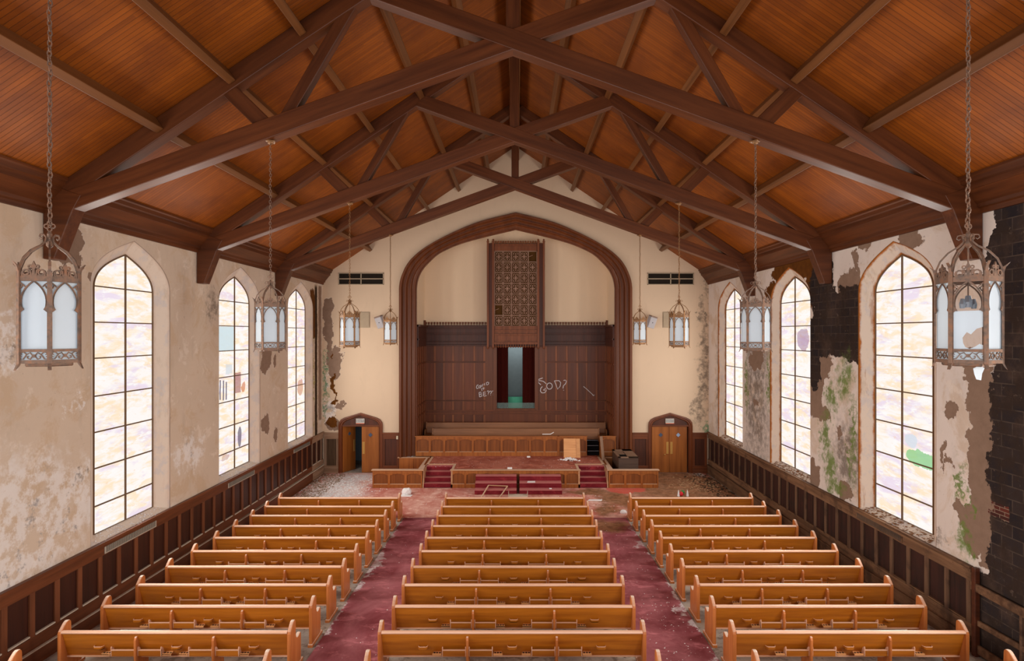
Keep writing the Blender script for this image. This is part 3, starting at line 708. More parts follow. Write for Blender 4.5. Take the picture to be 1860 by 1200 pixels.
# far wall wainscot pieces
def far_wain(x0, x1, name, fm, fv, pm):
    w = tag(empty(name, (0, 0, 0)), kind='structure'); Y = FAR
    MB().box((x0, Y, 1.66), (x1, Y-.08, 1.71)).build('cap_rail', fm, w, bevel=.005)
    MB().box((x0, Y, 1.44), (x1, Y-.045, 1.66)).build('frieze_rail', fm, w, bevel=.004)
    MB().box((x0, Y, .1), (x1, Y-.012, 1.44)).build('panel', pm, w)
    mb = MB(); mb.box((x0, Y-.012, .3), (x0+.1, Y-.045, 1.44)); mb.box((x1-.1, Y-.012, .3), (x1, Y-.045, 1.44)); mb.build('stile', fv, w, bevel=.004)
    mb = MB(); mb.box((x0, Y, 0), (x1, Y-.09, .18)); mb.box((x0, Y, .18), (x1, Y-.06, .32)); mb.build('skirting', fm, w, bevel=.006)
dust_h = wood('plaster_dusted_oak', lin(164, 132, 108), lin(120, 88, 66), 0, .7, .1, 10, .03); dust_v = wood('plaster_dusted_oak_upright', lin(158, 128, 106), lin(112, 84, 64), 2, .7, .1, 10, .03); dust_p = wood('plaster_dusted_panel', lin(92, 70, 52), lin(58, 42, 32), 2, .7, .1, 10, .03)
far_wain(-8.09, -7.48, 'trim_7', dust_h, dust_v, dust_p)
far_wain(-5.62, -4.93, 'trim_8', 'dark_h', 'dark_v', 'darker_v')
far_wain(4.93, 5.61, 'trim_9', 'dark_h', 'dark_v', 'darker_v')
far_wain(7.47, 8.09, 'trim_10', 'dark_h', 'dark_v', 'darker_v')
sw = MB().box((-.035, -.02, -.07), (.035, 0, .07)).box((-.008, -.032, -.015), (.008, -.02, .015)).build('light_switch', 'switch', loc=(px_x(722, FAR), FAR-.045, px_z(794, FAR)))
tag(sw, 'cream light switch on the wainscot between open doorway and chancel arch', 'light switch')

# ================================================================== DOORS
def ring(mb, A, B, y): mb.strip([(x, y, z) for x, z in A], [(x, y, z) for x, z in B])
def dprofile(grow):      # doorway outline
    P = [(-.90, 0), (-.90, 1.98), (-.88, 2.12), (-.80, 2.24), (-.66, 2.32), (0, 2.52), (.66, 2.32), (.80, 2.24), (.88, 2.12), (.90, 1.98), (.90, 0)]
    k = (.90+grow)/.90
    return [(x*k, z+(grow*.9 if z > 0 else 0)) for x, z in P]
for dn, cx, nm in ((1, DOORS[0], 'door_1'), (2, DOORS[1], 'door_2')):
    d = tag(empty(nm, (cx, FAR, 0)), kind='structure'); mb = MB(); prev = None
    for g, y in ((.03, 0), (.03, -.07), (-.03, -.085), (-.05, -.05), (-.09, -.05), (-.12, .02), (-.14, .30)):
        cur = [(x, y, z) for x, z in dprofile(g)]
        if prev: mb.strip(prev, cur)
        prev = cur
    mb.build('door_frame', 'dark_v', d)
    tp = [(x, z) for x, z in dprofile(-.10) if z > 2.0]
    MB().prism([(-.79, 1.99)]+tp+[(.79, 1.99)], .02, .08).build('tympanum', 'darker_v', d)
    MB().box((-.80, -.01, 1.96), (.80, .10, 2.03)).build('lintel', 'dark_h', d, bevel=.005)
    def leaf(x0, w, ang, hinge):
        lf = MB().box((0, 0, .01), (w*hinge, .045, 1.955)).build('door_leaf', 'door', d, bevel=.003, loc=(x0, .03, 0), rot=(0, 0, ang))
        c = .50*w*hinge; z = 1.60; r = .105
        fr_ = MB(); P = [(c+r*math.cos(k*PI/2), z+r*math.sin(k*PI/2)) for k in range(4)]; fr_.tube([(x, -.004, zz) for x, zz in P], .014, 4, True); fr_.build('pane_frame', 'door', lf)
        P = [(c+r*.9*math.cos(k*PI/2), z+r*.9*math.sin(k*PI/2)) for k in range(4)]
        MB().prism(P, -.004, .05).build('pane', glassp if dn == 2 and hinge < 0 else glassd, lf)
        e = w*hinge
        MB().box((e-hinge*.03, -.012, .80), (e-hinge*.13, 0, 1.31)).build('push_plate', 'brass', lf, bevel=.004)
        if dn == 2 and hinge > 0:
            MB().lathe([(.012, 0), (.012, .03), (.03, .04), (.034, .055), (.02, .07)], n=10).xform(Matrix.Translation((e-.2, 0, .78)) @ Matrix.Rotation(PI/2, 4, 'X')).build('door_knob', 'brass', lf, smooth=True)
        return lf
    glassd = flat('dark_pane', lin(78, 88, 108), .2, .6); glassp = flat('bright_pane', lin(150, 168, 196), .2, .6)
    lw = .735
    if dn == 2: leaf(-.765, lw, 0, 1); leaf(.715, lw-.0, 0, -1)
    else: leaf(-.76, lw, math.radians(62), 1); leaf(.765, lw, 0, -1)
    ex = empty('exit_sign', (cx-.02, FAR+.02, 2.20))
    MB().box((-.18, -.05, -.12), (.18, 0, .10)).build('case', 'sign', ex, bevel=.006)
    MB().box((-.155, -.054, -.05), (.155, -.05, .075)).build('face', flat('sign_face', lin(140, 142, 140), .4), ex)
    MB().box((-.18, -.052, -.125), (.18, -.0, -.092)).build('lower_strip', 'sign_red', ex)
    lt = MB(); z0, z1 = -.035, .06
    for k, ch in enumerate('EXIT'):
        x = -.125+k*.066; b = .010; y0, y1 = -.058, -.054
        if ch == 'E':
            lt.box((x, y0, z0), (x+b, y1, z1))
            for zz in (z0, (z0+z1)/2-b/2, z1-b): lt.box((x, y0, zz), (x+.045, y1, zz+b))
        if ch == 'X':
            for p, q in (((x, z0), (x+.045, z1)), ((x, z1), (x+.045, z0))): lt.tube([(p[0], -.056, p[1]), (q[0], -.056, q[1])], .006, 4)
        if ch == 'I': lt.box((x+.018, y0, z0), (x+.018+b, y1, z1))
        if ch == 'T': lt.box((x+.018, y0, z0), (x+.018+b, y1, z1)); lt.box((x, y0, z1-b), (x+.046, y1, z1))
    lt.build('lettering', 'white', ex)
    tag(ex, 'small pale exit sign above the %s' % ('half open double doors' if dn == 1 else 'closed double doors with diamond panes'), 'exit sign', 'exit signs')
# dim room behind the open leaf
mb = MB(); x0, x1 = -7.9, -5.2
mb.box((x0, FAR+2.4, -.1), (x1, FAR+2.5, 2.8)); mb.box((x0-.1, FAR+.3, -.1), (x0, FAR+2.5, 2.8)); mb.box((x1, FAR+.3, -.1), (x1+.1, FAR+2.5, 2.8)); mb.box((x0, FAR+.3, 2.75), (x1, FAR+2.5, 2.85))
mb.build('wall_side_room', 'room', kind='structure')
mb = MB(); mb.box((5.6, FAR+.9, -.1), (7.5, FAR+1.0, 2.8)); mb.build('wall_closet', 'room', kind='structure')
bas = empty('hand_basin', (-6.55, FAR+2.0, 0))
MB().lathe([(.06, 0), (.09, .02), (.05, .1), (.05, .62), (.07, .7)], n=12).build('pedestal', 'white', bas, smooth=True)
MB().lathe([(.05, .7), (.2, .74), (.25, .84), (.24, .86), (.2, .82), (.05, .76)], n=16).build('bowl', 'white', bas, smooth=True)
tag(bas, 'white basin in the dark room behind the half open door', 'basin')

# ================================================================== FAR WALL FITTINGS
for k, (a, b) in enumerate(((615, 697), (1176, 1260))):
    x0, x1 = px_x(a, FAR), px_x(b, FAR); z1, z0 = px_z(495.5, FAR), px_z(517, FAR); v = empty('wall_vent', ((x0+x1)/2, FAR, (z0+z1)/2)); w, h = (x1-x0)/2, (z1-z0)/2
    MB().box((-w, -.006, -h), (w, 0, h)).build('opening', 'black', v)
    mb = MB(); mb.box((-w, -.03, h-.03), (w, -.006, h)).box((-w, -.03, -h), (w, -.006, -h+.03)).box((-w, -.03, -h), (-w+.03, -.006, h)).box((w-.03, -.03, -h), (w, -.006, h)).box((-.02, -.03, -h), (.02, -.006, h)).box((-w, -.03, -.02), (w, -.006, .02))
    mb.build('frame', 'plate', v)
    mb = MB()
    for i in range(12): z = -h+.04+i*(2*h-.08)/11; mb.box((-w+.03, -.014, z), (w-.03, -.008, z+.008))
    mb.build('louvre', flat('dark_louvre', lin(70, 56, 40), .7), v)
    tag(v, 'dark four part air vent high on the gable wall, %s of the arch' % ('left' if k == 0 else 'right'), 'vent', 'gable wall vents')
for k, (px, tilt) in enumerate(((691, -.26), (1183, .26))):
    s = empty('wall_speaker', (px_x(px, FAR-.25), FAR-.28, px_z(584.5, FAR-.25)))
    b = MB().box((-.15, -.12, -.25), (.15, .12, .25)).build('cabinet', 'speaker', s, bevel=.02, rot=(math.radians(12), tilt, (-.3, .3)[k]))
    MB().box((-.15, -.125, .20), (.15, .12, .262)).build('top_cap', 'speaker_cap', b, bevel=.012)
    MB().box((-.018, -.126, -.03), (.018, -.118, .006)).build('badge', 'black', b)
    MB().box((-.03, .05, -.05), (.03, .275, .05)).build('wall_bracket', 'speaker_cap', s)
    tag(s, 'grey tilted loudspeaker on the gable wall just %s of the chancel arch' % ('left' if k == 0 else 'right'), 'speaker', 'wall speakers')
for k, px in enumerate((661.5, 1214)):
    o = MB().box((-.22, -.035, -.31), (.22, 0, .31)).box((-.25, -.012, -.34), (.25, 0, .34)).build('wall_panel', 'plate', bevel=.006, loc=(px_x(px, FAR), FAR, px_z(580.5, FAR)))
    tag(o, 'square putty coloured cover plate partly behind the hanging lantern, %s of the arch' % ('left' if k == 0 else 'right'), 'cover plate', 'wall cover plates')

# ================================================================== CHANCEL
BYF = BY
pz = lambda py: px_z(py, BYF); pxx = lambda px: px_x(px, BYF)
pan = tag(empty('chancel_paneling', (0, BYF, .7)), 'dark oak paneling with cresting across the chancel back, carrying white graffiti', 'paneling')
def pb(name, boxes, mat, bevel=.004, label=None):
    if name in ('side_board', 'side_stile', 'side_frieze', 'side_rail', 'corner_post', 'rail', 'shadow_line', 'opening_frame') and min(a[0]+b[0] for a, b in boxes) < -1.5:
        for s in (-1, 0, 1):
            q = [(a, b) for a, b in boxes if (0 if abs(a[0]+b[0]) < 1 else (1 if a[0]+b[0] > 0 else -1)) == s]
            if q: pb_one(name, q, mat, bevel, label)
        return
    return pb_one(name, boxes, mat, bevel, label)
def pb_one(name, boxes, mat, bevel=.004, label=None):
    mb = MB()
    for a, b in boxes: mb.box(a, b)
    o = mb.build(name, mat, pan, bevel=bevel, label=label); o.matrix_parent_inverse = Matrix.Translation(pan.location).inverted(); return o
OX = .885; zO0, zO1 = pz(741), pz(630)
XL = 4.26
zt, zf, z1, z2, z3, z4 = pz(591), pz(628), pz(657), pz(727), pz(745), pz(750)
pb('backboard', [((-XL, BY, .7), (-OX, BY-.05, zf)), ((OX, BY, .7), (XL, BY-.05, zf)), ((-OX, BY, .7), (OX, BY-.05, zO0)), ((-OX, BY, zO1), (OX, BY-.05, zf))], 'dark_v')
fz = zf; fb = []
for a, b, d in ((0, .06, .17), (.06, .18, .10), (.18, .22, .13), (.22, .52, .08), (.52, .58, .12), (.58, .80, .10), (.80, .86, .16), (.86, .93, .20)):
    h = zt-zf; fb.append(((-XL, BY, zf+a/.93*h), (XL, BY-d-.02, zf+b/.93*h)))
pb('frieze', fb, 'darker_v', .006)
stl = [458, 510, 560, 610, 665, 725, 780]; str_ = [1115, 1170, 1228, 1285, 1335, 1390, 1440]
sp = [pxx(620+v/3) for v in stl+str_]
bx_ = []
for x in sp: bx_ += [((x-.05, BY-.05, z1+.04), (x+.05, BY-.082, zf)), ((x-.05, BY-.05, z2+.03), (x+.05, BY-.082, z1-.04)), ((x-.05, BY-.05, z3+.02), (x+.05, BY-.082, z2-.03)), ((x-.05, BY-.05, .7), (x+.05, BY-.082, z4-.06))]
pb('stile', bx_, 'stile')
for a, b in zip(sp, sp[1:]):
    if a < 0 < b: continue
    for q0, q1 in ((z1+.05, zf), (z2+.05, z1-.05), (z3+.03, z2-.05), (.72, z4-.07)):
        pb('panel', [((a+.055, BY-.05, q0), (b-.055, BY-.058, q1))], 'pan', 0)
pb('shadow_line', [((s*1.47, BY-.076, z-.004), (s*(XL-.05), BY-.084, z+.004)) for s in (-1, 1) for z in (z1, z2)], 'black', 0)  # dark strips on the rails standing in for their thin shadow lines
pb('rail', [((s*1.45, BY-.05, z-.035), (s*XL, BY-.075, z+.035)) for s in (-1, 1) for z in (z1, z2)]+[((-XL, BY-.05, z3-.03), (XL, BY-.09, z3+.03)), ((-XL, BY-.05, z4-.03), (XL, BY-.07, z4+.01))], 'dark_h')
pb('opening_frame', [((s*OX, BY-.05, zO0-.1), (s*(OX+.17), BY-.10, zO1+.1)) for s in (-1, 1)]+[((s*(OX+.17), BY-.05, z3), (s*1.45, BY-.06, zf)) for s in (-1, 1)]+[((-OX-.05, BY-.05, zO0-.1), (OX+.05, BY-.13, zO0-.02))], 'casing')
mb = MB()
def cresting(mb, x0, x1, z, y, st=.135, s=1):
    n = int((x1-x0)/st)
    for i in range(n+1):
        x = x0+(i+.5)*(x1-x0)/(n+1)
        mb.box((x-.018, y-.015, z), (x+.018, y+.015, z+s*.07)); mb.lathe([(.01, -.05), (.044, -.015), (.044, .02), (.014, .055)], (x, y, z+s*.11), 6)
for a, b in ((-XL, -1.35), (1.35, XL)):
    mb = MB(); cresting(mb, a, b, zt, BY-.12); mb.box((a, BY-.14, zt-.01), (b, BY-.1, zt+.012))
    o = mb.build('cresting', 'dark_v', pan); o.matrix_parent_inverse = Matrix.Translation(pan.location).inverted()
pb('corner_post', [((s*(XL-.07), BY-.30, .7), (s*XL+0, BY-.22, zt+.16)) for s in (-1, 1)]+[((s*(XL-.08), BY-.31, zt+.16), (s*XL, BY-.21, zt+.24)) for s in (-1, 1)], 'dark_v')
# side paneling of the recess
pb('side_board', [((s*XL, FAR+.34, .7), (s*(XL-.04), BY-.2, zf)) for s in (-1, 1)], 'dark_v')
pb('side_frieze', [((s*XL, FAR+.34, zf), (s*(XL-.09), BY-.2, zt)) for s in (-1, 1)]+[((s*XL, FAR+.34, zf+.3), (s*(XL-.12), BY-.2, zf+.36)) for s in (-1, 1)]+[((s*XL, FAR+.34, zt-.08), (s*(XL-.17), BY-.2, zt)) for s in (-1, 1)], 'darker_v')
pb('side_stile', [((s*(XL-.04), y-.05, .7), (s*(XL-.06), y+.05, zf)) for s in (-1, 1) for y in (25.0, 25.55, 26.1, 26.6)], 'stile')
pb('side_rail', [((s*(XL-.04), FAR+.34, z-.04), (s*(XL-.065), BY-.2, z+.04)) for s in (-1, 1) for z in (z1, z2, z3)], 'dark_v')
# graffiti, sprayed on the boards
def gpt(x, y): # zoom crop (850,670)-(1100,760) at 7.44x
    q = BY-.082; return (px_x(850+x/7.44, q), q, px_z(670+y/7.44, q))
def sprays(name, strokes, r, label):
    mb = MB(); r *= 1.6
    for st in strokes: mb.tube([gpt(*p) for p in st], r, 5, flat=1)
    mb.v = [(x, BY-.082+(y-(BY-.082))*.25, z) for x, y, z in mb.v]
    o = mb.build(name, 'graffiti', pan, label=label); o.matrix_parent_inverse = Matrix.Translation(pan.location).inverted()
def arc(cx, cy, rx, ry, a0, a1, n=12): return [(cx+rx*math.cos(math.radians(a0+(a1-a0)*i/n)), cy+ry*math.sin(math.radians(a0+(a1-a0)*i/n))) for i in range(n+1)]
def qm(x, y, s, tilt=0): return [[(x-8*s, y-14*s), (x-2*s, y-22*s), (x+8*s, y-20*s), (x+12*s, y-10*s), (x+4*s, y), (x+2*s, y+8*s)], [(x+1*s, y+16*s), (x+3*s, y+20*s)]]
sprays('graffiti_question', [[(140, 212), (122, 222), (114, 245), (120, 264), (142, 258)], arc(158, 240, 13, 15, 0, 360), [(176, 212), (180, 236), (196, 232), (204, 200)], [(222, 192), (228, 222)],
    [(246, 184), (256, 218), (276, 206), (282, 184), (264, 176), (244, 188)], [(184, 262), (190, 296)], [(176, 252), (180, 255)], [(204, 246), (212, 278)], [(196, 262), (226, 256)],
    [(150, 316), (156, 376)], [(150, 316), (176, 312), (182, 330), (156, 344), (186, 346), (190, 364), (156, 378)], [(206, 314), (212, 366)], [(206, 314), (240, 310)], [(209, 340), (240, 334)], [(212, 366), (252, 358)]]
    +qm(270, 322, 1.25)+qm(304, 326, 1.3)+qm(340, 324, 1.4), .0115, 'white sprayed words COULD IT BE???')
sprays('graffiti_answer', [[(986, 212), (932, 166), (960, 138), (1010, 120)], [(934, 164), (975, 156), (1020, 166), (1060, 200)], [(1006, 236), (984, 260), (978, 296), (998, 322), (1036, 320), (1058, 292), (1052, 256), (1018, 286), (1040, 288)],
    arc(1102, 230, 38, 42, 0, 360, 16), [(1168, 158), (1190, 212), (1212, 272), (1246, 232), (1254, 184), (1230, 156), (1172, 158)], [(1292, 156), (1312, 148), (1332, 164), (1318, 200), (1290, 226), (1284, 262)], [(1290, 282), (1294, 290)]], .012, 'white sprayed arrow and word GOD?')
sprays('graffiti_arrow', [[(1560, 234), (1600, 266), (1650, 312), (1702, 360), (1710, 346)], [(1702, 360), (1684, 352)]], .009, 'thin white sprayed arrow')

# organ screen
scr = tag(empty('organ_screen', (0, BY, 6)), 'tall carved oak organ screen with square tracery lattice hung over the opening', 'organ screen')
SY = BY-.55
sx = lambda px: px_x(px, SY); sz = lambda py: px_z(py, SY)
def sb(name, boxes, mat='case_screen', bevel=.006):
    if name in ('pilaster', 'pilaster_recess', 'side_case'):
        for q in boxes: sb1(name, [q], mat, bevel)
    else: sb1(name, boxes, mat, bevel)
def sb1(name, boxes, mat, bevel):
    mb = MB()
    for a, b in boxes: mb.box(a, b)
    o = mb.build(name, mat, scr, bevel=bevel); o.matrix_parent_inverse = Matrix.Translation(scr.location).inverted(); return o
x0, x1, x2, x3 = sx(884.5), sx(897.5), sx(976), sx(989.5)
zt_, zb_ = sz(441), sz(625)
sb('side_case', [((x0+.02, SY+.06, sz(630)), (x0+.06, BY-.07, zt_)), ((x3-.06, SY+.06, sz(630)), (x3-.02, BY-.07, zt_)), ((x0, SY+.1, zt_-.05), (x3, BY-.02, zt_))])
sb('pilaster', [((a, SY-.09, sz(630)), (a+.085, SY+.1, sz(438))) for a in (x0, x1-.085, x2, x3-.085)])
for a in (x0, x1-.085, x2, x3-.085):
    mb = MB()
    mb.box((a-.015, SY-.105, sz(438)-.03), (a+.10, SY+.11, sz(438))); mb.lathe([(.05, 0), (.03, .04), (.045, .07), (.01, .12)], (a+.042, SY+.02, sz(438)), 6); mb.lathe([(.01, -.1), (.045, -.05), (.05, 0)], (a+.042, SY+.02, sz(630)), 6); mb.box((a+.03, SY-.0, sz(630)-.05), (a+.055, SY+.03, sz(438)))
    o = mb.build('finial', 'case_screen', scr); o.matrix_parent_inverse = Matrix.Translation(scr.location).inverted()
sb('pilaster_recess', [((a+.08, SY+.05, sz(628)), (b-.08, SY+.08, sz(441))) for a, b in ((x0, x1), (x2, x3))], 'dark_v')  # darker wood paints shade into the gap between paired pilasters
sb('top_rail', [((x1, SY, sz(455)), (x2, SY+.1, sz(446))), ((x1, SY-.03, sz(446)), (x2, SY+.1, sz(443)))])
sb('lower_casing', [((x1, SY, sz(625)), (x2, SY+.1, sz(592))), ((x1, SY-.05, sz(602)), (x2, SY, sz(599))), ((x1, SY-.07, sz(609)), (x2, SY, sz(606))), ((x1, SY-.03, sz(618)), (x2, SY, sz(609))), ((x1, SY-.08, sz(625)), (x2, SY, sz(621)))])
for q, zz in ((1, sz(443.5)), (-1, sz(625))):
    mb = MB(); cresting(mb, x1+.02, x2-.02, zz, SY+.03, .115, q); mb.box((x1+.02, SY+.01, zz-.01), (x2-.02, SY+.05, zz+.01))
    o = mb.build('cresting', 'case_screen', scr); o.matrix_parent_inverse = Matrix.Translation(scr.location).inverted()
m_ = MT['lattice'] = wood('lattice_oak', lin(190, 150, 128), lin(140, 100, 78), 0, .5, .3)
sb('backing_cloth', [((x1, SY+.12, sz(592)), (x2, SY+.14, sz(455)))], flat('olive_brown_cloth', lin(84, 56, 26), .9, .1))
mb = MB(); gx0, gx1, gz0, gz1 = x1+.02, x2-.02, sz(592), sz(456); cw, ch = (gx1-gx0)/5, (gz1-gz0)/7
for i in range(6): mb.box((gx0+i*cw-.018, SY+.02, gz0), (gx0+i*cw+.018, SY+.07, gz1))
for j in range(8): mb.box((gx0, SY+.02, gz0+j*ch-.016), (gx1, SY+.07, gz0+j*ch+.016))
o = mb.build('lattice_bar', 'lattice', scr); o.matrix_parent_inverse = Matrix.Translation(scr.location).inverted()
mb = MB(); random.seed(3)
for i in range(5):
    for j in range(7):
        cx, cz = gx0+(i+.5)*cw, gz0+(j+.5)*ch; y = SY+.05; a, b = cw*.42, ch*.44
        if (i, j) == (4, 6) or (i, j) == (0, 1): 
            mb.tube([(cx-a, y, cz), (cx, y, cz+b*.3)], .010, 4); continue
        for k in range(4):      # quatrefoil of four bowed cusps
            q = k*PI/2+PI/4; c = (cx+a*.52*math.cos(q), cz+b*.52*math.sin(q))
            mb.torus((c[0], y, c[1]), 1, .011, (0, 1, 0), 10, 4, (a*.46, b*.46))
        mb.tube([(cx-a, y, cz-b), (cx+a, y, cz+b)], .008, 4); mb.tube([(cx-a, y, cz+b), (cx+a, y, cz-b)], .008, 4)
o = mb.build('tracery', 'lattice', scr); o.matrix_parent_inverse = Matrix.Translation(scr.location).inverted()
# curtains in the baptistery opening
for k, (a, b) in enumerate(((900, 923), (949, 974))):
    xa, xb = px_x(a, BY+.25), px_x(b, BY+.25); mb = MB(); n = 48
    A = [(xa+(xb-xa)*i/n, BY+.25+.035*math.sin(i*1.25)+.01*math.sin(i*.4), zO0-.15) for i in range(n+1)]
    B = [(x, y, zO1+.5) for x, y, z in A]; mb.strip(A, B); mb.strip([(x, y+.02, z) for x, y, z in B], [(x, y+.02, z) for x, y, z in A])
    o = mb.build('curtain', 'curtain', smooth=True); tag(o, 'pleated dark maroon curtain at the %s side of the opening behind the chancel' % ('left' if k == 0 else 'right'), 'curtain', 'baptistery curtains')
tank = MB().box((-1.1, BY+.5, 1.6), (1.1, BY+.58, px_z(722, BY+.5))).box((-1.1, BY+.5, px_z(722, BY+.5)), (1.1, BY+.62, px_z(720.5, BY+.5))).build('baptistery_tank', 'tank')
tag(tank, 'teal painted tank wall seen between the maroon curtains', 'tank')
gl = M('tank_glass', .05, .5); gl.b.inputs['Alpha'].default_value = .22; gl.col(lin(150, 180, 176))
g = MB().box((-OX, BY-.02, zO0-.02), (OX, BY-.01, px_z(731, BY))).build('glass_guard', gl.m); tag(g, 'low clear glass guard across the foot of the curtained opening', 'glass panel')

# chancel floor, tiers and benches
mb = MB(); mb.box((-4.25, FAR+.3, .3), (4.25, BY-.05, .684)); mb.box((-4.22, 25.15, .684), (4.22, BY-.05, .80)); mb.box((-4.22, 26.0, .8), (4.22, BY-.05, .95)); mb.build('floor_chancel', 'bench', kind='structure')
def bench(y, half, zt, zf, label):
    b = tag(empty('choir_bench', (0, y, zf)), label, 'bench', 'long choir benches'); h = zt-zf
    MB().prism([(-.02, h-.5), (.05, h), (.09, h), (.03, h-.5)], -half, half, 'yz').build('backrest', 'bench', b, bevel=.006)
    MB().box((-half, -.42, .38), (half, .0, .42)).build('seat', 'bench', b, bevel=.008)
    for s in (-1, 1):
        MB().prism([(-.44, 0), (-.44, .55), (-.36, .62), (-.02, .62), (.03, h+.03), (.11, h+.03), (.11, 0)], s*half, s*(half+.05), 'yz').build('bench_end', 'bench', b, bevel=.008)
bench(26.4, 4.06, px_z(767, 26.45), .95, 'long brown bench at the back of the choir, under the paneling')
bench(25.62, 3.66, px_z(778, 25.67), .80, 'slightly shorter brown bench just behind the choir rail')

# ================================================================== STAGE
SH = .684; F0 = 22.05
st = tag(empty('stage', (0, F0, 0)), 'raised red carpeted stage with paneled oak front and inset stairs', 'stage')
def sg(mb, name, mat, bevel=.004, label=None):
    o = mb.build(name, mat, st, bevel=bevel, label=label); o.matrix_parent_inverse = Matrix.Translation(st.location).inverted(); return o
mb = MB(); mb.box((-2.46, F0+.05, .01), (2.46, 23.05, SH-.01)); mb.box((-3.54, 23.05, .01), (3.54, FAR+.3, SH-.01)); sg(mb, 'deck', 'choir', 0)
mb = MB(); mb.prism([(-2.38, F0+.12), (2.38, F0+.12), (2.38, 23.09), (3.46, 23.09), (3.46, FAR+.3), (-3.46, FAR+.3), (-3.46, 23.09), (-2.38, 23.09)], SH-.012, SH+.002, 'xy'); sg(mb, 'carpet', 'stage_c', 0)
CW = .13
mb = MB(); mb.box((-2.49, F0-.04, SH-.02), (2.49, F0+CW, SH+.012)); sg(mb, 'front_cap', 'cap', .006)
mb = MB()
for s in (-1, 1):
    mb.box((s*2.46, F0-.03, SH-.02), (s*2.36, 23.1, SH+.013)); mb.box((s*2.40, 23.0, SH-.02), (s*3.54, 23.10, SH+.012)); mb.box((s*3.45, 23.0, SH-.02), (s*3.55, FAR-.05, SH+.014))
sg(mb, 'side_cap', 'cap', .006)
LEDGE = []
def panel_front(mb_f, mb_p, xs, y, z1, zb=.14):
    """frame and recessed arched panels facing -Y between the uprights XS"""
    mb_f.box((xs[0], y-.05, 0), (xs[-1], y, zb)); mb_f.box((xs[0], y-.045, z1-.10), (xs[-1], y, z1))
    for x in xs: mb_f.box((x-.045 if x != xs[0] else x, y-.045, zb), (x+.045 if x != xs[-1] else x, y, z1-.1))
    LEDGE.clear()
    for a, b in zip(xs, xs[1:]):
        a, b = a+.04, b-.04; h = .05
        for q in (0, 1):
            P = [(a, z1-.10), ((a+b)/2, z1-.10), ((a+b)/2, z1-.115), (a+(b-a)*.22, z1-.10-h*.5), (a, z1-.10-h*1.6)]
            if q: P = [((a+b)-x, z) for x, z in P]
            mb_f.prism(P, y-.034, y)
        mb_p.box((a, y-.004, zb), (b, y+.0, z1-.1)); LEDGE.append(((a, y-.052, zb), (b, y, zb+.022)))
mf, mp = MB(), MB(); n = 9; xs_ = [-2.46+i*4.92/n for i in range(n+1)]; panel_front(mf, mp, xs_, F0+.05, SH-.02)
sg(mf, 'front_frame', 'choir'); sg(mp, 'front_panel', 'choir_p', 0)
ml = MB()
for a, b in LEDGE: ml.box(a, b)
sg(ml, 'front_ledge', 'cap', .003)
for s in (-1, 1):
    mb = MB(); ys = [F0+.02+.245*i for i in range(4)]+[23.05]
    pts = [(ys[0], 0.012)]
    for k in range(4):
        z = SH*(k+1)/4-(.012 if k == 3 else 0)
        pts += [(ys[k]-.02, SH*k/4+.012) if k else (ys[0], .012), (ys[k]-.02 if k else ys[0], z-.03), (ys[k]-.01, z-.006), (ys[k]+.02, z), (ys[k+1] if k < 3 else 23.02, z)]
    pts += [(23.02, .012)]
    mb.prism(pts, s*2.47, s*3.50, 'yz'); sg(mb, 'stair_flight', 'stair_c', .012)
    mb = MB(); mb.box((s*2.46, F0, 0), (s*2.40, 23.05, SH-.02)); sg(mb, 'stair_side', 'cap'); mb = MB(); mb.prism([(F0-.02, 0), (F0-.02, .05), (F0+.1, SH-.02), (23.05, SH-.02), (23.05, 0)], s*3.50, s*3.54, 'yz'); sg(mb, 'stair_side', 'cap')
# low parapet pens at either side of the stage
for s in (-1, 1):
    pr = tag(empty('stage_parapet', (s*4.5, F0, 0)), 'low oak parapet with pale capping %s' % ('left of the stage around an empty pen' if s < 0 else 'right of the stage around the dark cabinet'), 'parapet', 'stage parapets')
    inv = Matrix.Translation(pr.location).inverted()
    def pg(mb, name, mat, bevel=.004):
        o = mb.build(name, mat, pr, bevel=bevel); o.matrix_parent_inverse = inv
    mf, mp = MB(), MB(); xs_ = sorted([s*3.56, s*4.19, s*4.82, s*5.45]); panel_front(mf, mp, xs_, F0+.03, SH-.03)
    mf.box((s*3.56, F0+.03, 0), (s*5.45, F0+.10, SH-.02)); pg(mf, 'front_frame', 'choir'); pg(mp, 'front_panel', 'choir_p', 0)
    ml = MB()
    for a, b in LEDGE: ml.box(a, b)
    pg(ml, 'front_ledge', 'cap', .003)
    mb = MB(); mb.prism([(s*3.50, F0-.05), (s*5.49, F0-.05), (s*5.49, F0+.15), (s*3.74, F0+.15), (s*3.74, FAR-.12), (s*3.66, FAR-.12), (s*3.64, 22.9), (s*3.56, 22.9)], SH-.02, SH+.016, 'xy'); pg(mb, 'capping', 'cap', .006)
    mb = MB(); mb.box((s*3.56, F0+.1, 0), (s*3.66, FAR-.1, SH-.02)); pg(mb, 'inner_side', 'choir')
    mb = MB(); mb.box((s*3.66, FAR-.16, 0), (s*4.9, FAR-.10, SH-.02)); mb.box((s*4.3, FAR-.18, 0), (s*4.36, FAR-.1, SH-.02)); pg(mb, 'back_side', 'choir')
    mb = MB(); mb.box((s*3.62, FAR-.2, SH-.02), (s*4.96, FAR-.06, SH+.012)); pg(mb, 'back_cap', 'cap', .006)

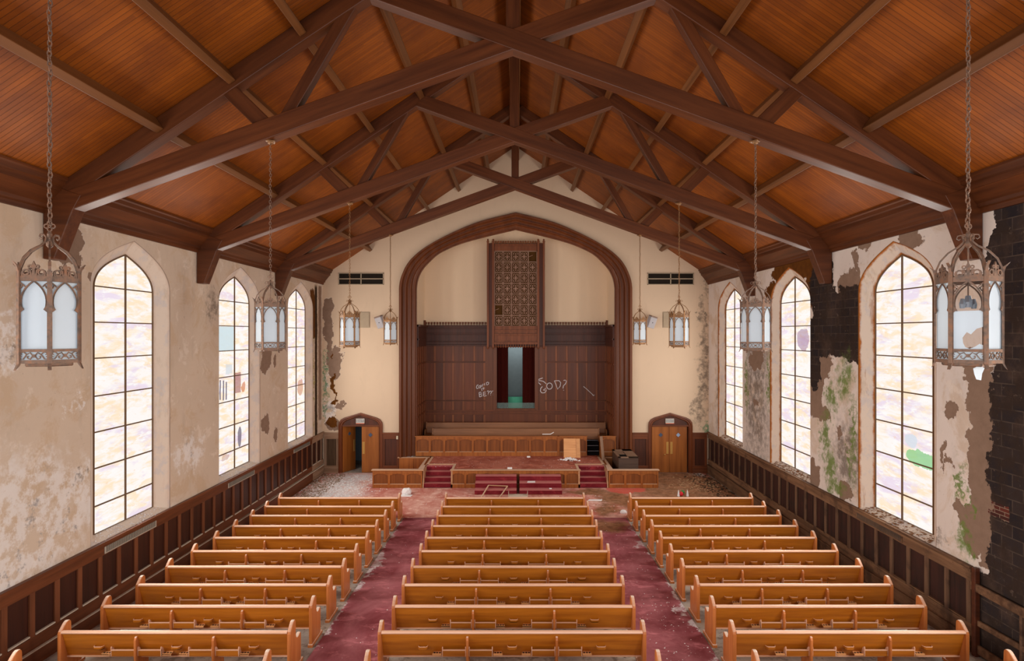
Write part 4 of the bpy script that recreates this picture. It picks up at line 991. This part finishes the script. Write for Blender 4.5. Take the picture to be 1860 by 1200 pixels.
# choir rail
RY = 24.62; RT = px_z(791.6, 24.6)
cr = tag(empty('choir_rail', (-.7, RY, SH)), 'long oak choir rail of arched panels across the front of the chancel', 'railing')
def crp(mb, name, mat, par, bevel=.004):
    o = mb.build(name, mat, par, bevel=bevel); o.matrix_parent_inverse = Matrix.Translation(par.location).inverted(); return o
def rail_run(par, x0, x1, n, y):
    mf, mp = MB(), MB(); xs_ = [x0+(x1-x0)*i/n for i in range(n+1)]
    h = RT-SH
    a, b = MB(), MB(); panel_front(a, b, xs_, 0, h-.03, .17); tr = Matrix.Translation((0, y, SH))
    crp(a.xform(tr), 'frame', 'choir', par); crp(b.xform(tr), 'panel', 'choir_p', par, 0)
    ml = MB()
    for p_, q_ in LEDGE: ml.box(p_, q_)
    crp(ml.xform(tr), 'ledge', 'cap', par, .003)
    crp(MB().box((x0, y, SH), (x1, y+.06, RT-.03)), 'back_board', 'choir', par, 0)
    crp(MB().box((x0-.02, y-.06, RT-.035), (x1+.02, y+.10, RT)), 'top_cap', 'choir_h', par, .006)
xr = px_x(1066, 24.6)
rail_run(cr, -4.26, px_x(1015, 24.6), 10, RY); rail_run(cr, px_x(1015, 24.6), xr, 2, RY+.0)
crp(MB().box((px_x(1013.5, 24.6)-.03, RY-.07, SH), (px_x(1013.5, 24.6)+.05, RY+.02, RT)), 'post', 'choir', cr)
c2 = tag(empty('choir_rail', (3.8, RY, SH)), 'short angled oak choir rail beside the right foot of the arch', 'railing')
rail_run(c2, px_x(1091, 24.6), 4.26, 1, RY)
crp(MB().box((px_x(1091, 24.6)-.05, RY-.62, SH), (px_x(1091, 24.6)+.0, RY, RT-.03)), 'return_panel', 'choir', c2)
crp(MB().box((px_x(1091, 24.6)-.09, RY-.68, RT-.035), (px_x(1091, 24.6)+.04, RY, RT)), 'return_cap', 'choir_h', c2)
# steps with pale nosings in the gap
gs = tag(empty('choir_steps', (3.2, RY+.1, SH)), 'dark narrow steps with pale nosings in the gap of the choir rail', 'steps')
for k in range(3):
    crp(MB().box((xr+.05, RY+.12+k*.16, SH), (px_x(1089, 24.6), RY+.28+k*.16, SH+.2*(k+1))), 'tread', 'black', gs); crp(MB().box((xr+.05, RY+.105+k*.16, SH+.2*(k+1)-.02), (px_x(1089, 24.6), RY+.125+k*.16, SH+.2*(k+1))), 'nosing', 'steel', gs)
# pale board leaning on the rail
pb_ = tag(empty('loose_panel', (px_x(1038, 24.4), 24.22, SH)), 'pale unvarnished wooden panel leaning upright against the choir rail', 'panel')
w2 = .34
MB().box((-w2, 0, 0), (w2, .03, .80)).build('board', 'oak_pale', pb_, rot=(math.radians(-14), 0, math.radians(-3)), bevel=.004)
MB().box((w2-.14, -.012, -.0), (w2+.02, 0, .78)).build('split_strip', 'oak_pale', pb_, rot=(math.radians(-14), math.radians(-2), math.radians(-6)), bevel=.003)

# rubble heap on the stage below the panel
random.seed(11)
def chips(mb, n, fx, fy, smin, smax, zf, flat_=.35):
    for _ in range(n):
        x, y = fx(), fy(); s = random.uniform(smin, smax); k = random.randint(3, 5); a0 = random.random()*6
        pts = [(x+s*math.cos(a0+6.283*i/k)*random.uniform(.6, 1), y+s*math.sin(a0+6.283*i/k)*random.uniform(.6, 1)) for i in range(k)]
        z = zf(x, y); h = s*flat_*random.uniform(.4, 1); t = random.uniform(-.3, .3)
        mb.add([(p[0], p[1], z) for p in pts]+[(x+(p[0]-x)*.7, y+(p[1]-y)*.7, z+h+t*(p[0]-x)) for p in pts], [tuple(range(k, 2*k))]+[(i, (i+1) % k, k+(i+1) % k, k+i) for i in range(k)])
cxh, cyh = px_x(1034, 23.9), 23.85
mb = MB(); chips(mb, 90, lambda: random.gauss(cxh, .16), lambda: random.gauss(cyh, .10), .03, .10, lambda x, y: SH+max(0, .10-.5*math.hypot(x-cxh, y-cyh)), .5)
tag(mb.build('rubble', 'white'), 'heap of pale plaster rubble in front of the leaning panel', 'rubble', kind='stuff')
# dark cabinet in the right pen
cb = tag(empty('organ_cabinet', (4.42, 23.35, 0)), 'dark grey brown cabinet with an open slotted top in the right stage pen', 'cabinet')
MB().box((-.385, -.75, 0), (.385, .78, 1.03)).build('carcass', 'console', cb, bevel=.006)
mb = MB(); mb.box((-.40, -.77, 1.03), (-.30, .80, 1.06)); mb.box((.0, -.77, 1.03), (.40, .80, 1.06)); mb.box((-.40, .5, 1.03), (.40, .80, 1.06)); mb.box((-.40, -.77, 1.03), (.40, -.62, 1.06)); mb.build('top_frame', 'console_top', cb, bevel=.004)
MB().box((-.30, -.62, 1.0), (0, .5, 1.034)).build('slot', 'black', cb); MB().box((-.30, -.1, 1.034), (-.02, .5, 1.05)).build('key_cover', 'console_top', cb, bevel=.004)
lb = MB().box((-.06, -.015, 0), (.06, .015, .98)).build('leaning_board', 'board', bevel=.003, loc=(3.60, 23.72, SH+.012), rot=(math.radians(-6), math.radians(-3), .3)); tag(lb, 'narrow grey board standing on the stage beside the dark cabinet', 'board')

# carpeted movable step units
def step_unit(x0, x1, label, rz=0):
    u = tag(empty('step_unit', ((x0+x1)/2, 21.08, 0)), label, 'steps', 'movable carpeted step units'); w = (x1-x0)/2
    pts = [(0, .02)]
    for k in range(3):
        z = .185*(k+1); y = .30*k
        pts += [(y, z-.05), (y-.02, z-.03), (y-.01, z-.008), (y+.03, z), (y+.3, z)]
    pts += [(.9, .02)]
    MB().prism(pts, -w, w, 'yz').build('carpeted_steps', 'step_c', u, bevel=.01)
    MB().box((-w+.01, .01, 0), (w-.01, .88, .03)).build('base_frame', 'cap', u)
    u.rotation_euler = (0, 0, rz); return u
step_unit(px_x(862, 21.1), px_x(938.5, 21.1), 'maroon carpeted three step unit before the stage with an empty frame on it', .004)
step_unit(px_x(943.5, 21.1), px_x(1021, 21.1), 'maroon carpeted three step unit before the stage with a white paper on it', -.004)
# empty picture frame leaning on the left unit
ef = tag(empty('empty_frame', (0, 0, 0)), 'empty narrow wooden frame leaning on the left carpeted steps', 'frame')
A = PX(874, 907, 20.62); B = PX(907, 907, 20.62); D = PX(887.5, 881, 21.35); E = PX(922, 882.5, 21.35)
A = (A[0], A[1], .035); B = (B[0], B[1], .035)
for p, q in ((A, D), (B, E), (D, E), (A, B)): beam('frame_bar', p, q, .03, .045, 'cap', ef, .004)
bx = tag(empty('wire_rack', (px_x(941, 20.5), 20.55, 0)), 'low pale wire rack on the floor between front pews and carpeted steps', 'rack')
mb = MB(); mb.box((-.33, -.12, .0), (.33, .12, .16)); mb.build('tray', 'sill_edge', bx, bevel=.01)
for s in (-1, 1): MB().box((s*.33, -.12, 0), (s*.345, .12, .27)).build('end_upright', 'sill_edge', bx)
# paper things
def crumple(name, c, r, label, cat, mat='paper', seed=1, sq=.8):
    rd = random.Random(seed); bm = bmesh.new(); bmesh.ops.create_icosphere(bm, subdivisions=2, radius=r)
    for v in bm.verts: v.co *= rd.uniform(.72, 1.18); v.co.z *= sq
    zmin = min(v.co.z for v in bm.verts)
    for v in bm.verts: v.co.z = max(v.co.z, zmin*.6)
    zmin = min(v.co.z for v in bm.verts)
    me = bpy.data.meshes.new(name); bm.to_mesh(me); bm.free(); me.materials.append(MT[mat]); o = bpy.data.objects.new(name, me); C.objects.link(o)
    o.location = (c[0], c[1], c[2]-zmin); return tag(o, label, cat)
def fpt(px, py):
    y = 5.86*F/(py-607)
    for _ in range(6): y = (5.86-floor_z(y))*F/(py-607)
    return (px_x(px, y), y, floor_z(y)+.012)
p = fpt(738, 898); crumple('crumpled_sheet', p, .17, 'large crumpled white sheet lying before the left stage parapet', 'crumpled sheet', seed=4, sq=.95)
pp = MB().prism([(-.22, -.10), (.20, -.13), (.23, .10), (-.18, .13)], 0, .014, 'xy').build('white_plank', 'paper', loc=(p[0]+.02, p[1]-.2, p[2])); tag(pp, 'flat white scrap under the large crumpled sheet', 'scrap')
p = fpt(1132, 932); crumple('crumpled_paper', p, .12, 'crumpled white paper on the carpet at the right front pew', 'paper', seed=6, sq=.5)
p = fpt(1081, 909); o = MB().prism([(-.26, -.05), (.2, -.09), (.26, .05), (-.2, .06)], 0, .02, 'xy').build('paper_strip', 'paper', loc=p); tag(o, 'torn pale strip on the carpet near the centre front pew', 'scrap')
o = MB().prism([(-.17, -.08), (.13, -.12), (.17, .10), (-.11, .13)], 0, .008, 'xy').build('sheet_of_paper', 'paper', loc=(px_x(965, 21.45), 21.5, .374), rot=(0, 0, .15)); tag(o, 'white sheet of paper lying on the right carpeted step unit', 'paper')
o = MB().prism([(-.05, -.03), (.05, -.04), (.04, .04), (-.04, .04)], 0, .02, 'xy').build('paper_scrap', 'paper', loc=(px_x(1000, 21.2), 21.25, .187)); tag(o, 'small pale scrap on the lowest tread of the right step unit', 'paper')
o = MB().box((-.09, -.06, 0), (.09, .06, .045)).build('paper_cup_lid', 'paper', loc=PX(926, 852, 22.25)); o.location.z = SH+.014; tag(o, 'small white scrap on the front edge of the stage', 'scrap')
o = MB().box((-.07, -.05, 0), (.07, .05, .05)).build('white_carton', 'paper', loc=(px_x(960, 24.4), 24.35, SH)); tag(o, 'small white carton on the stage against the choir rail', 'carton')
o = MB().tube([PX(985, 789.2, 24.66), PX(1000, 789, 24.66), PX(1006, 785.5, 24.66)], .018, 5).build('cable_end', 'paper'); o.location.z += .02; tag(o, 'curved white strip lying along the top of the choir rail', 'strip')
# red and white toys behind the right front pew
b0 = px_x(1239, 20.9)
for nm, x, mt, lb_, cone in (('white_cone', -.07, 'paper', 'small white pointed scrap left of the red ball behind the front right pew', 1), ('red_ball', .02, 'red', 'small red ball behind the front right pew', 0), ('white_cone', .21, 'paper', 'small white pointed scrap right of the red ball behind the front right pew', 1), ('green_ball', .11, 'green', 'tiny green ball behind the front right pew', 0)):
    mb = MB()
    if cone: mb.lathe([(.05, 0), (.035, .1), (.01, .22)], n=6)
    else: mb.lathe([(.01, 0), (.06, .04), (.075, .09), (.05, .14), (.01, .17)], n=10)
    o = mb.build(nm, mt, smooth=not cone, loc=(b0+x*1.15-.05, 20.9 if nm != 'green_ball' else 21.1, .012)); tag(o, lb_, 'cone' if cone else 'ball')
# ================================================================== PEWS
def make_pew(W, label):
    r = empty('pew', (0, 0, 0)); h = W/2; et = .062
    prof = [(0, .0), (0, .70), (.012, .735), (.05, .775), (.09, .815), (.125, .845), (.165, .857), (.20, .85), (.222, .825), (.23, .79), (.235, .60), (.25, .545), (.28, .51), (.33, .50), (.385, .515), (.42, .53), (.45, .52), (.465, .49), (.465, .0)]
    for s in (-1, 1):
        MB().prism(prof, s*(h-et), s*h, 'yz').build('end_panel', 'oak_v', r, bevel=.014)
        MB().box((s*(h-et-.012), -.03, 0), (s*(h+.014), .53, .055)).build('end_plinth', 'oak_v', r, bevel=.01)
    w = h-et
    MB().prism([(.022, .72), (.148, .27), (.172, .277), (.046, .727)], -w, w, 'yz').build('backrest', 'oak', r, bevel=.004)
    MB().prism([(.14, .385), (.15, .415), (.47, .435), (.485, .42), (.47, .40)], -w, w, 'yz').build('seat', 'oak', r, bevel=.004)
    n = 10; mb = MB(); mb.prism([(.036+.040*math.cos(2*PI*k/n), .722+.026*math.sin(2*PI*k/n)) for k in range(n)], -w, w, 'yz'); mb.build('top_rail', 'oak_rail', r, smooth=False)
    MB().box((-w, .13, .262), (w, .165, .285)).build('bottom_rail', 'oak_rail', r)
    sx = W/6
    for s in (-1, 1):
        x = s*W/6
        MB().prism([(.0, 0), (-.005, .60), (.008, .64), (.03, .655), (.06, .65), (.175, .25), (.33, .25), (.33, .0)], x-.02, x+.02, 'yz').build('support', 'oak_v', r, bevel=.009)
        for q in (-1, 1):
            a, b = x+q*.03, x+q*.415; mb = MB()
            mb.box((a, .03, .34), (b, .042, .425)); mb.box((a, .03, .33), (b, .12, .342)); mb.cur = 1; mb.box((a, .024, .422), (b, .046, .436))
            for e in (a+q*.006, b): mb.prism([(.03, .33), (.024, .455), (.032, .485), (.046, .48), (.085, .44), (.12, .35)], e-q*.012, e, 'yz')
            mb.build('book_rack', ['oak', 'oak_rail'], r)
            c = x+q*.50; mb = MB()
            mb.prism([(c-.075, .03), (c+.075, .03), (c+.06, .12), (c-.06, .12)], .352, .367, 'xy')
            mb.prism([(c-.075, .03), (c+.075, .03), (c+.07, .04), (c-.07, .04)], .34, .372, 'xy')
            mb.cur = 1
            for k in (-1, 0, 1): mb.lathe([(.019, .368), (.001, .369)], (c+k*.045, .07, 0), 8)
            mb.build('cup_holder', ['oak_pale', 'black'], r)
    for x in (-W/3, 0, W/3):
        mb = MB(); P = [(x-.08, .085), (x-.07, .045), (x-.05, .03), (x+.05, .03), (x+.07, .045), (x+.08, .085)]
        mb.prism(P+[(x+.075, .10), (x-.075, .10)], .435, .445, 'xy'); mb.prism(P+[(a, b+.008) for a, b in P[::-1]], .435, .474, 'xy'); mb.cur = 1; mb.prism(P+[(a, b+.012) for a, b in P[::-1]], .474, .482, 'xy'); mb.build('card_holder', ['oak', 'oak_rail'], r)
    return r
def pew_floor(y): return floor_z(y+.2)
blocks = [('left', -(3.62+7.44)/2, 3.82, 'left block by the plaster wall'), ('centre', 0, 4.40, 'centre block'), ('right', (3.61+7.48)/2, 3.87, 'right block by the mouldy wall')]
allkids = None
for bn, bx, bw, words_ in blocks:
    proto = make_pew(bw, '')
    tree = {}
    for c in bpy.data.objects:
        if c.parent: tree.setdefault(c.parent.name, []).append(c)
    for i in range(0, 11):
        o = proto if i == 0 else copy_tree(proto, None, tree)
        y = 9.45+.961*(i-1)
        o.location = (bx+random.uniform(-.012, .012), y, pew_floor(y)+.004); o.rotation_euler = (0, 0, random.uniform(-.002, .002))
        if bn == 'right' and i == 9: o.rotation_euler = (0, 0, .0)
        k = 10-i
        nm = {0: 'first', 1: 'second', 2: 'third', 3: 'fourth', 4: 'fifth', 5: 'sixth', 6: 'seventh', 7: 'eighth', 8: 'ninth', 9: 'tenth', 10: 'eleventh'}[k]
        tag(o, 'honey oak pew, %s from the stage in the %s' % (nm, words_), 'pew', 'pews of the %s block' % bn)

# ================================================================== LANTERNS
def arch_pts(n=12):
    """pointed horseshoe head half outline from (w,zs) to (0,zs+h)"""
    out = []
    for i in range(n+1):
        t = i/n; a = (.088, .225); b = (.122, .345); c = (.060, .425); d = (0, .470); q = 1-t
        out.append(tuple(q**3*a[j]+3*q*q*t*b[j]+3*q*t*t*c[j]+t**3*d[j] for j in (0, 1)))
    return out
RL = .25; AP = RL*math.cos(PI/6); SW = RL        # hexagon: side length = RL
Z = dict(spike=-.30, bot=-.262, b1=-.24, b2=-.145, gl=-.15, t0=.475, t1=.52)
def face_mat(k): # local frame of face k: x along the side, y outward, z up
    q = PI/3*k+PI/6
    return Matrix.Translation((AP*math.cos(q), AP*math.sin(q), 0)) @ Matrix.Rotation(q-PI/2, 4, 'Z')
def make_lantern(clen, mt):
    r = empty('pendant_lantern', (0, 0, 0)); hw = SW/2
    mb = MB()
    for k in range(6):
        q = PI/3*k; x, y = RL*math.cos(q), RL*math.sin(q); rot = Matrix.Translation((x, y, 0)) @ Matrix.Rotation(q, 4, 'Z')
        b = MB(); b.box((-.008, -.019, Z['bot']), (.008, .019, Z['t1']+.05)); b.prism([(-.008, Z['t1']+.04), (.008, Z['t1']+.04), (.02, Z['t1']+.09), (.05, Z['t1']+.13), (.012, Z['t1']+.10), (-.004, Z['t1']+.09)], -.012, .012, 'xz')
        b.prism([(-.008, Z['bot']), (.008, Z['bot']), (.03, Z['spike']-.02), (.012, Z['spike'])], -.014, .014, 'xz'); b.xform(rot); mb.add(b.v, b.f)
    mb.build('corner_post', mt, r)
    fr_ = MB(); sc_ = MB(); cs = MB()
    for k in range(6):
        F_ = face_mat(k); b = MB()
        b.box((-hw, -.006, Z['b2']-.012), (hw, .008, Z['b2']+.012)); b.xform(F_).build('band_rail', mt, r); b = MB(); b.box((-hw, -.006, Z['bot']), (hw, .010, Z['b1']+.01)); b.xform(F_).build('foot_rail', mt, r); b = MB(); b.box((-hw, -.006, Z['t0']), (hw, .010, Z['t1']))
        A = arch_pts()     # spandrel plate: between arch and post
        for s in (-1, 1):
            b.strip([(s*x, .004, z) for x, z in A], [(s*min(hw-.012, x+.011), .004, z+.009) for i, (x, z) in enumerate(A)])
            b.strip([(s*x, .010, z) for x, z in A], [(s*x, -.002, z) for x, z in A])
            b.prism([(s*.078, .222), (s*.098, .255), (s*(hw-.008), .26), (s*(hw-.008), .19), (s*.098, .205)], .0, .008, 'xz')
            b.tube([(s*.070, .004, .425), (s*.088, .004, .445), (s*.108, .004, .46)], .006, 4); b.tube([(s*.088, .004, .445), (s*.104, .004, .41)], .006, 4); b.prism([(s*.108, .34), (s*(hw-.006), .30), (s*(hw-.006), .42)], 0, .008, 'xz')
        b.xform(F_); b.build('arched_frame', mt, r)
        b = MB(); zc = (Z['b1']+Z['b2'])/2
        for s in (-1, 1):
            b.tube([(s*.008, .004, zc), (s*.03, .004, zc+.03), (s*.06, .004, zc+.01), (s*.085, .004, zc-.028), (s*.108, .004, zc-.03), (s*.112, .004, zc-.008), (s*.098, .004, zc-.006)], .0055, 4)
            b.tube([(s*.008, .004, zc), (s*.03, .004, zc-.03), (s*.05, .004, zc-.02), (s*.052, .004, zc-.002), (s*.04, .004, zc-.004)], .0055, 4)
            b.tube([(s*.055, .004, zc+.012), (s*.08, .004, zc+.034), (s*.104, .004, zc+.03), (s*.106, .004, zc+.012), (s*.094, .004, zc+.012)], .0055, 4)
        b.box((-.012, 0, zc-.014), (.012, .010, zc+.014)); b.xform(F_); sc_.add(b.v, b.f)
        b = MB(); zt = Z['t1']
        for s in (-1, 1):
            b.torus((s*.062, .004, zt+.034), .024, .009, (0, 1, 0), 10, 4); b.tube([(s*.09, .004, zt+.0), (s*.095, .004, zt+.03), (s*.085, .004, zt+.05)], .008, 4); b.tube([(s*.02, .004, zt), (s*.026, .004, zt+.05), (s*.045, .004, zt+.062)], .009, 4)
            b.torus((s*.03, .004, zt+.085), .013, .008, (0, 1, 0), 8, 4)
        b.prism([(-.016, zt), (.016, zt), (.01, zt+.06), (.02, zt+.09), (0, zt+.135), (-.02, zt+.09), (-.01, zt+.06)], -.002, .010, 'xz'); b.box((-.10, .0, zt), (.10, .008, zt+.012))
        b.xform(F_); cs.add(b.v, b.f)
    sc_.build('scroll_band', mt, r); cs.build('cresting', mt, r)
    mb = MB(); mb.lathe([(.19, Z['bot']-.03), (.20, Z['bot']-.02), (.20, Z['bot'])], n=6); mb.build('base_plate', mt, r)
    for k in range(6):
        a = AP-.010
        b = MB(); b.prism([(-hw+.012, Z['gl']-.09), (hw-.012, Z['gl']-.09), (hw-.012, .48), (-hw+.012, .48)], -.014, -.010, 'xz').xform(face_mat(k)); b.build('glass_pane', 'frost', r)
    mb = MB()
    for k in range(6):
        q = PI/3*k; c, s = math.cos(q), math.sin(q); P = [(RL-.004, .54), (RL-.01, .61), (RL-.04, .69), (RL-.10, .765), (.07, .82), (.035, .86), (.03, .90), (.05, .925), (.078, .92), (.085, .895), (.068, .88), (.056, .893)]
        b = MB(); b.tube([(x, 0, z) for x, z in P], [.011, .011, .011, .011, .010, .009, .007, .007, .006, .006, .005, .004], 4); b.xform(Matrix.Rotation(q, 4, 'Z')); mb.add(b.v, b.f)
    mb.build('dome_rib', mt, r)
    mb = MB(); mb.lathe([(.006, .36), (.007, .80), (.028, .82), (.03, .86), (.018, .90), (.022, .93), (.01, .96)], n=8); mb.build('centre_rod', mt, r, smooth=False)
    mb = MB()
    for dx, dz in ((-.028, 0), (.028, 0), (0, -.028), (0, .028)): mb.torus((dx, 0, 1.005+dz), .019, .006, (0, 1, 0), 10, 4)
    mb.build('quatrefoil', mt, r)
    mb = MB(); z = 1.06; k = 0
    while z < clen-.03:
        mb.torus((.004*math.sin(k*.9), .004*math.cos(k*1.3), z), 1, .0058, (0, 1, 0) if k % 2 else (1, 0, 0), 8, 4, (.017, .032)); z += .047; k += 1
    mb.build('chain', mt, r)
    mb = MB(); mb.box((-.075, -.075, clen-.022), (.075, .075, clen)); mb.lathe([(.055, clen-.022), (.045, clen-.045), (.012, clen-.06)], n=10); mb.build('ceiling_rose', 'bronze', r)
    return r
LY = [y+.135 for y in TY]; LX = 4.27; clen = (10.81-.363*LX)-5.86
lan = []
specs = [(-1, 0, 9, .0), (-1, 1, 23, .0), (-1, 2, 14, -.04), (-1, 3, 42, -.05), (1, 0, 22, .0), (1, 1, 37, .0), (1, 2, 44, -.04), (1, 3, 16, -.05)]
lab = {(-1, 0): 'largest looking iron lantern at the left edge, hanging before the plaster wall', (-1, 1): 'iron lantern hanging between the middle and far windows of the left wall', (-1, 2): 'bronze lantern hanging before the gable wall, below the left air vent', (-1, 3): 'small bronze lantern hanging close to the left side of the arch',
       (1, 0): 'large lantern with a broken pane at the right edge, before the dark block wall', (1, 1): 'iron lantern hanging before the middle window of the right wall', (1, 2): 'bronze lantern hanging below the right air vent of the gable wall', (1, 3): 'small bronze lantern hanging close to the right side of the arch'}
protos = {}
for s, k, rot, dz in specs:
    mt = 'iron' if k < 2 else 'bronze'
    key = (mt, dz)
    if (s, k) != (1, 0) and key in protos and (s, k) != (1, 0):
        o = copy_tree(protos[key])
    else: o = make_lantern(clen-dz, mt)
    if (s, k) != (1, 0): protos.setdefault(key, o)
    o.location = (s*LX, LY[k], 5.86+dz); o.rotation_euler = (0, 0, math.radians(rot)); tag(o, lab[(s, k)], 'lantern', 'gothic pendant lanterns')
    if (s, k) == (1, 0): brk = o
# the broken pane of the lantern over the right side
panes = [c for c in bpy.data.objects if c.parent == brk and c.name.startswith('glass_pane')]
wq = -129-22; best = min(range(6), key=lambda k: abs(((k*60+30)-wq+180) % 360-180)); hw = SW/2
b = MB(); jag = [(-.113, -.10), (-.08, -.085), (-.05, -.11), (-.01, -.13), (.02, -.115), (.035, -.08), (.04, -.03), (.01, .02), (-.02, -.0), (-.06, .05), (-.113, .07)]
b.prism([(-hw+.012, -.24), (hw-.012, -.24), (hw-.012, .21), (-hw+.012, .215)]+[(-hw+.012, .07)]+[(x, z) for x, z in jag[::-1]][1:-1]+[(-hw+.012, -.10)], -.014, -.010, 'xz').xform(face_mat(best))
bpy.data.objects.remove(panes[(best+3) % 6]); old = panes[best]; nb = b.build('glass_pane', 'frost', brk, label='broken milk glass pane with a jagged hole'); bpy.data.objects.remove(old)
mb = MB(); mb.lathe([(.03, .25), (.035, .30), (.02, .36)], n=8); mb.box((-.10, -.006, .27), (.10, .006, .28))
for s in (-1, 1): mb.lathe([(.02, .24), (.026, .28), (.012, .33)], (s*.085, 0, 0), 8)
mb.build('lamp_socket', 'steel', brk)
o = MB().prism([(-.075, 0), (.02, .03), (.085, .0), (.05, -.05), (.035, -.11), (-.03, -.10), (-.06, -.05)], 0, .004, 'xz').build('glass_shard', 'frost', brk, loc=(-.02, -.1, -.31), rot=(0, 0, 0), label='fallen piece of milk glass hanging below')
o = MB().tube([(0, 0, 0), (.10, .0, .055)], .005, 4).build('glass_sliver', 'frost', brk, loc=(RL-.02, 0, -.06), rot=(0, 0, math.radians(-22)))

# ================================================================== LOOSE DEBRIS
random.seed(21)
u = random.uniform; g_ = random.gauss
fzf = lambda x, y: floor_z(y)+.011
mb = MB(); cx0, cy0, _ = fpt(622, 885)
chips(mb, 900, lambda: max(-8.0, g_(cx0-.2, .75)), lambda: min(24.2, max(18.6, g_(cy0-.1, .9))), .012, .05, fzf)
chips(mb, 350, lambda: u(-8.0, -5.6), lambda: u(18.6, 24.2), .012, .045, fzf)
tag(mb.build('plaster_chips', 'white'), 'white plaster chips strewn over the carpet before the half open door', 'plaster chips', kind='stuff')
mb = MB(); chips(mb, 520, lambda: u(-8.0, -7.0), lambda: u(20.5, 24.3), .02, .07, fzf)
tag(mb.build('grey_rubble', flat('grey_brown_rubble', lin(150, 128, 108), .9, .1)), 'grey brown rubble piled along the foot of the left wainscot corner', 'rubble', kind='stuff')
mb = MB(); chips(mb, 240, lambda: min(8.0, g_(7.1, .55)), lambda: min(24.2, g_(22.6, .8)), .02, .06, fzf)
tag(mb.build('ceiling_rubble', flat('tan_rubble', lin(176, 142, 108), .9, .1)), 'tan broken plaster over the stained carpet before the closed double doors', 'rubble', kind='stuff')
mb = MB(); chips(mb, 300, lambda: min(8.0, g_(7.6, .3)), lambda: min(24.2, g_(22.4, 1.0)), .02, .07, fzf)
tag(mb.build('dark_rubble', flat('dark_rubble', lin(66, 52, 40), .9, .1)), 'dark rotten debris along the foot of the right wainscot', 'debris', kind='stuff')
mb = MB(); chips(mb, 170, lambda: u(2.5, 3.55), lambda: u(8, 12.5), .006, .022, fzf); chips(mb, 60, lambda: u(2.3, 3.6), lambda: u(12, 18), .006, .02, fzf)
tag(mb.build('aisle_crumbs', 'white'), 'white plaster crumbs scattered on the right aisle carpet', 'crumbs', kind='stuff')
mb = MB(); chips(mb, 40, lambda: u(-3.5, -2.3), lambda: u(8, 18), .006, .02, fzf); chips(mb, 120, lambda: u(-3.4, 3.4), lambda: u(18.8, 21), .01, .03, fzf)
tag(mb.build('front_crumbs', 'white'), 'few white crumbs scattered on the left aisle and front carpet', 'crumbs', kind='stuff')
mb = MB(); chips(mb, 260, lambda: u(-3.3, 3.3), lambda: u(22.3, 24.4), .006, .02, lambda x, y: SH+.001)
tag(mb.build('stage_crumbs', 'white'), 'pale crumbs scattered over the red stage carpet', 'crumbs', kind='stuff')
mb = MB()
for yc in (12.45, 17.25, 22.05):
    chips(mb, 200, lambda: u(WALLX-.02, WALLX+.17), lambda: yc+u(-1.1, 1.1), .01, .04, lambda x, y: 1.755+(x-WALLX)*.62)
tag(mb.build('sill_debris', flat('brown_flakes', lin(140, 96, 64), .9, .1)), 'brown paint flakes and grit lying on the right window sills', 'debris', kind='stuff')
mb = MB()
for yc in (12.45, 17.25, 22.05): chips(mb, 120, lambda: -u(WALLX-.02, WALLX+.17), lambda: yc+u(-1.1, 1.1), .01, .03, lambda x, y: 1.755+(-x-WALLX)*.62)
tag(mb.build('sill_flakes', 'white'), 'pale flakes lying on the left window sills', 'debris', kind='stuff')
mb = MB()
for k in range(3): chips(mb, 260, (lambda: u(-7.3, -3.7)) if k == 0 else (lambda: u(3.8, 7.9)) if k == 1 else (lambda: u(-2.1, 2.1)), lambda: 9.45+.961*random.randint(-1, 3)-u(.07, .36), .008, .035, lambda x, y: floor_z(y))
tag(mb.build('floor_grit', flat('grey_grit', lin(140, 124, 110), .9, .1)), 'grey grit and flakes on the bare floor under the pews', 'grit', kind='stuff')
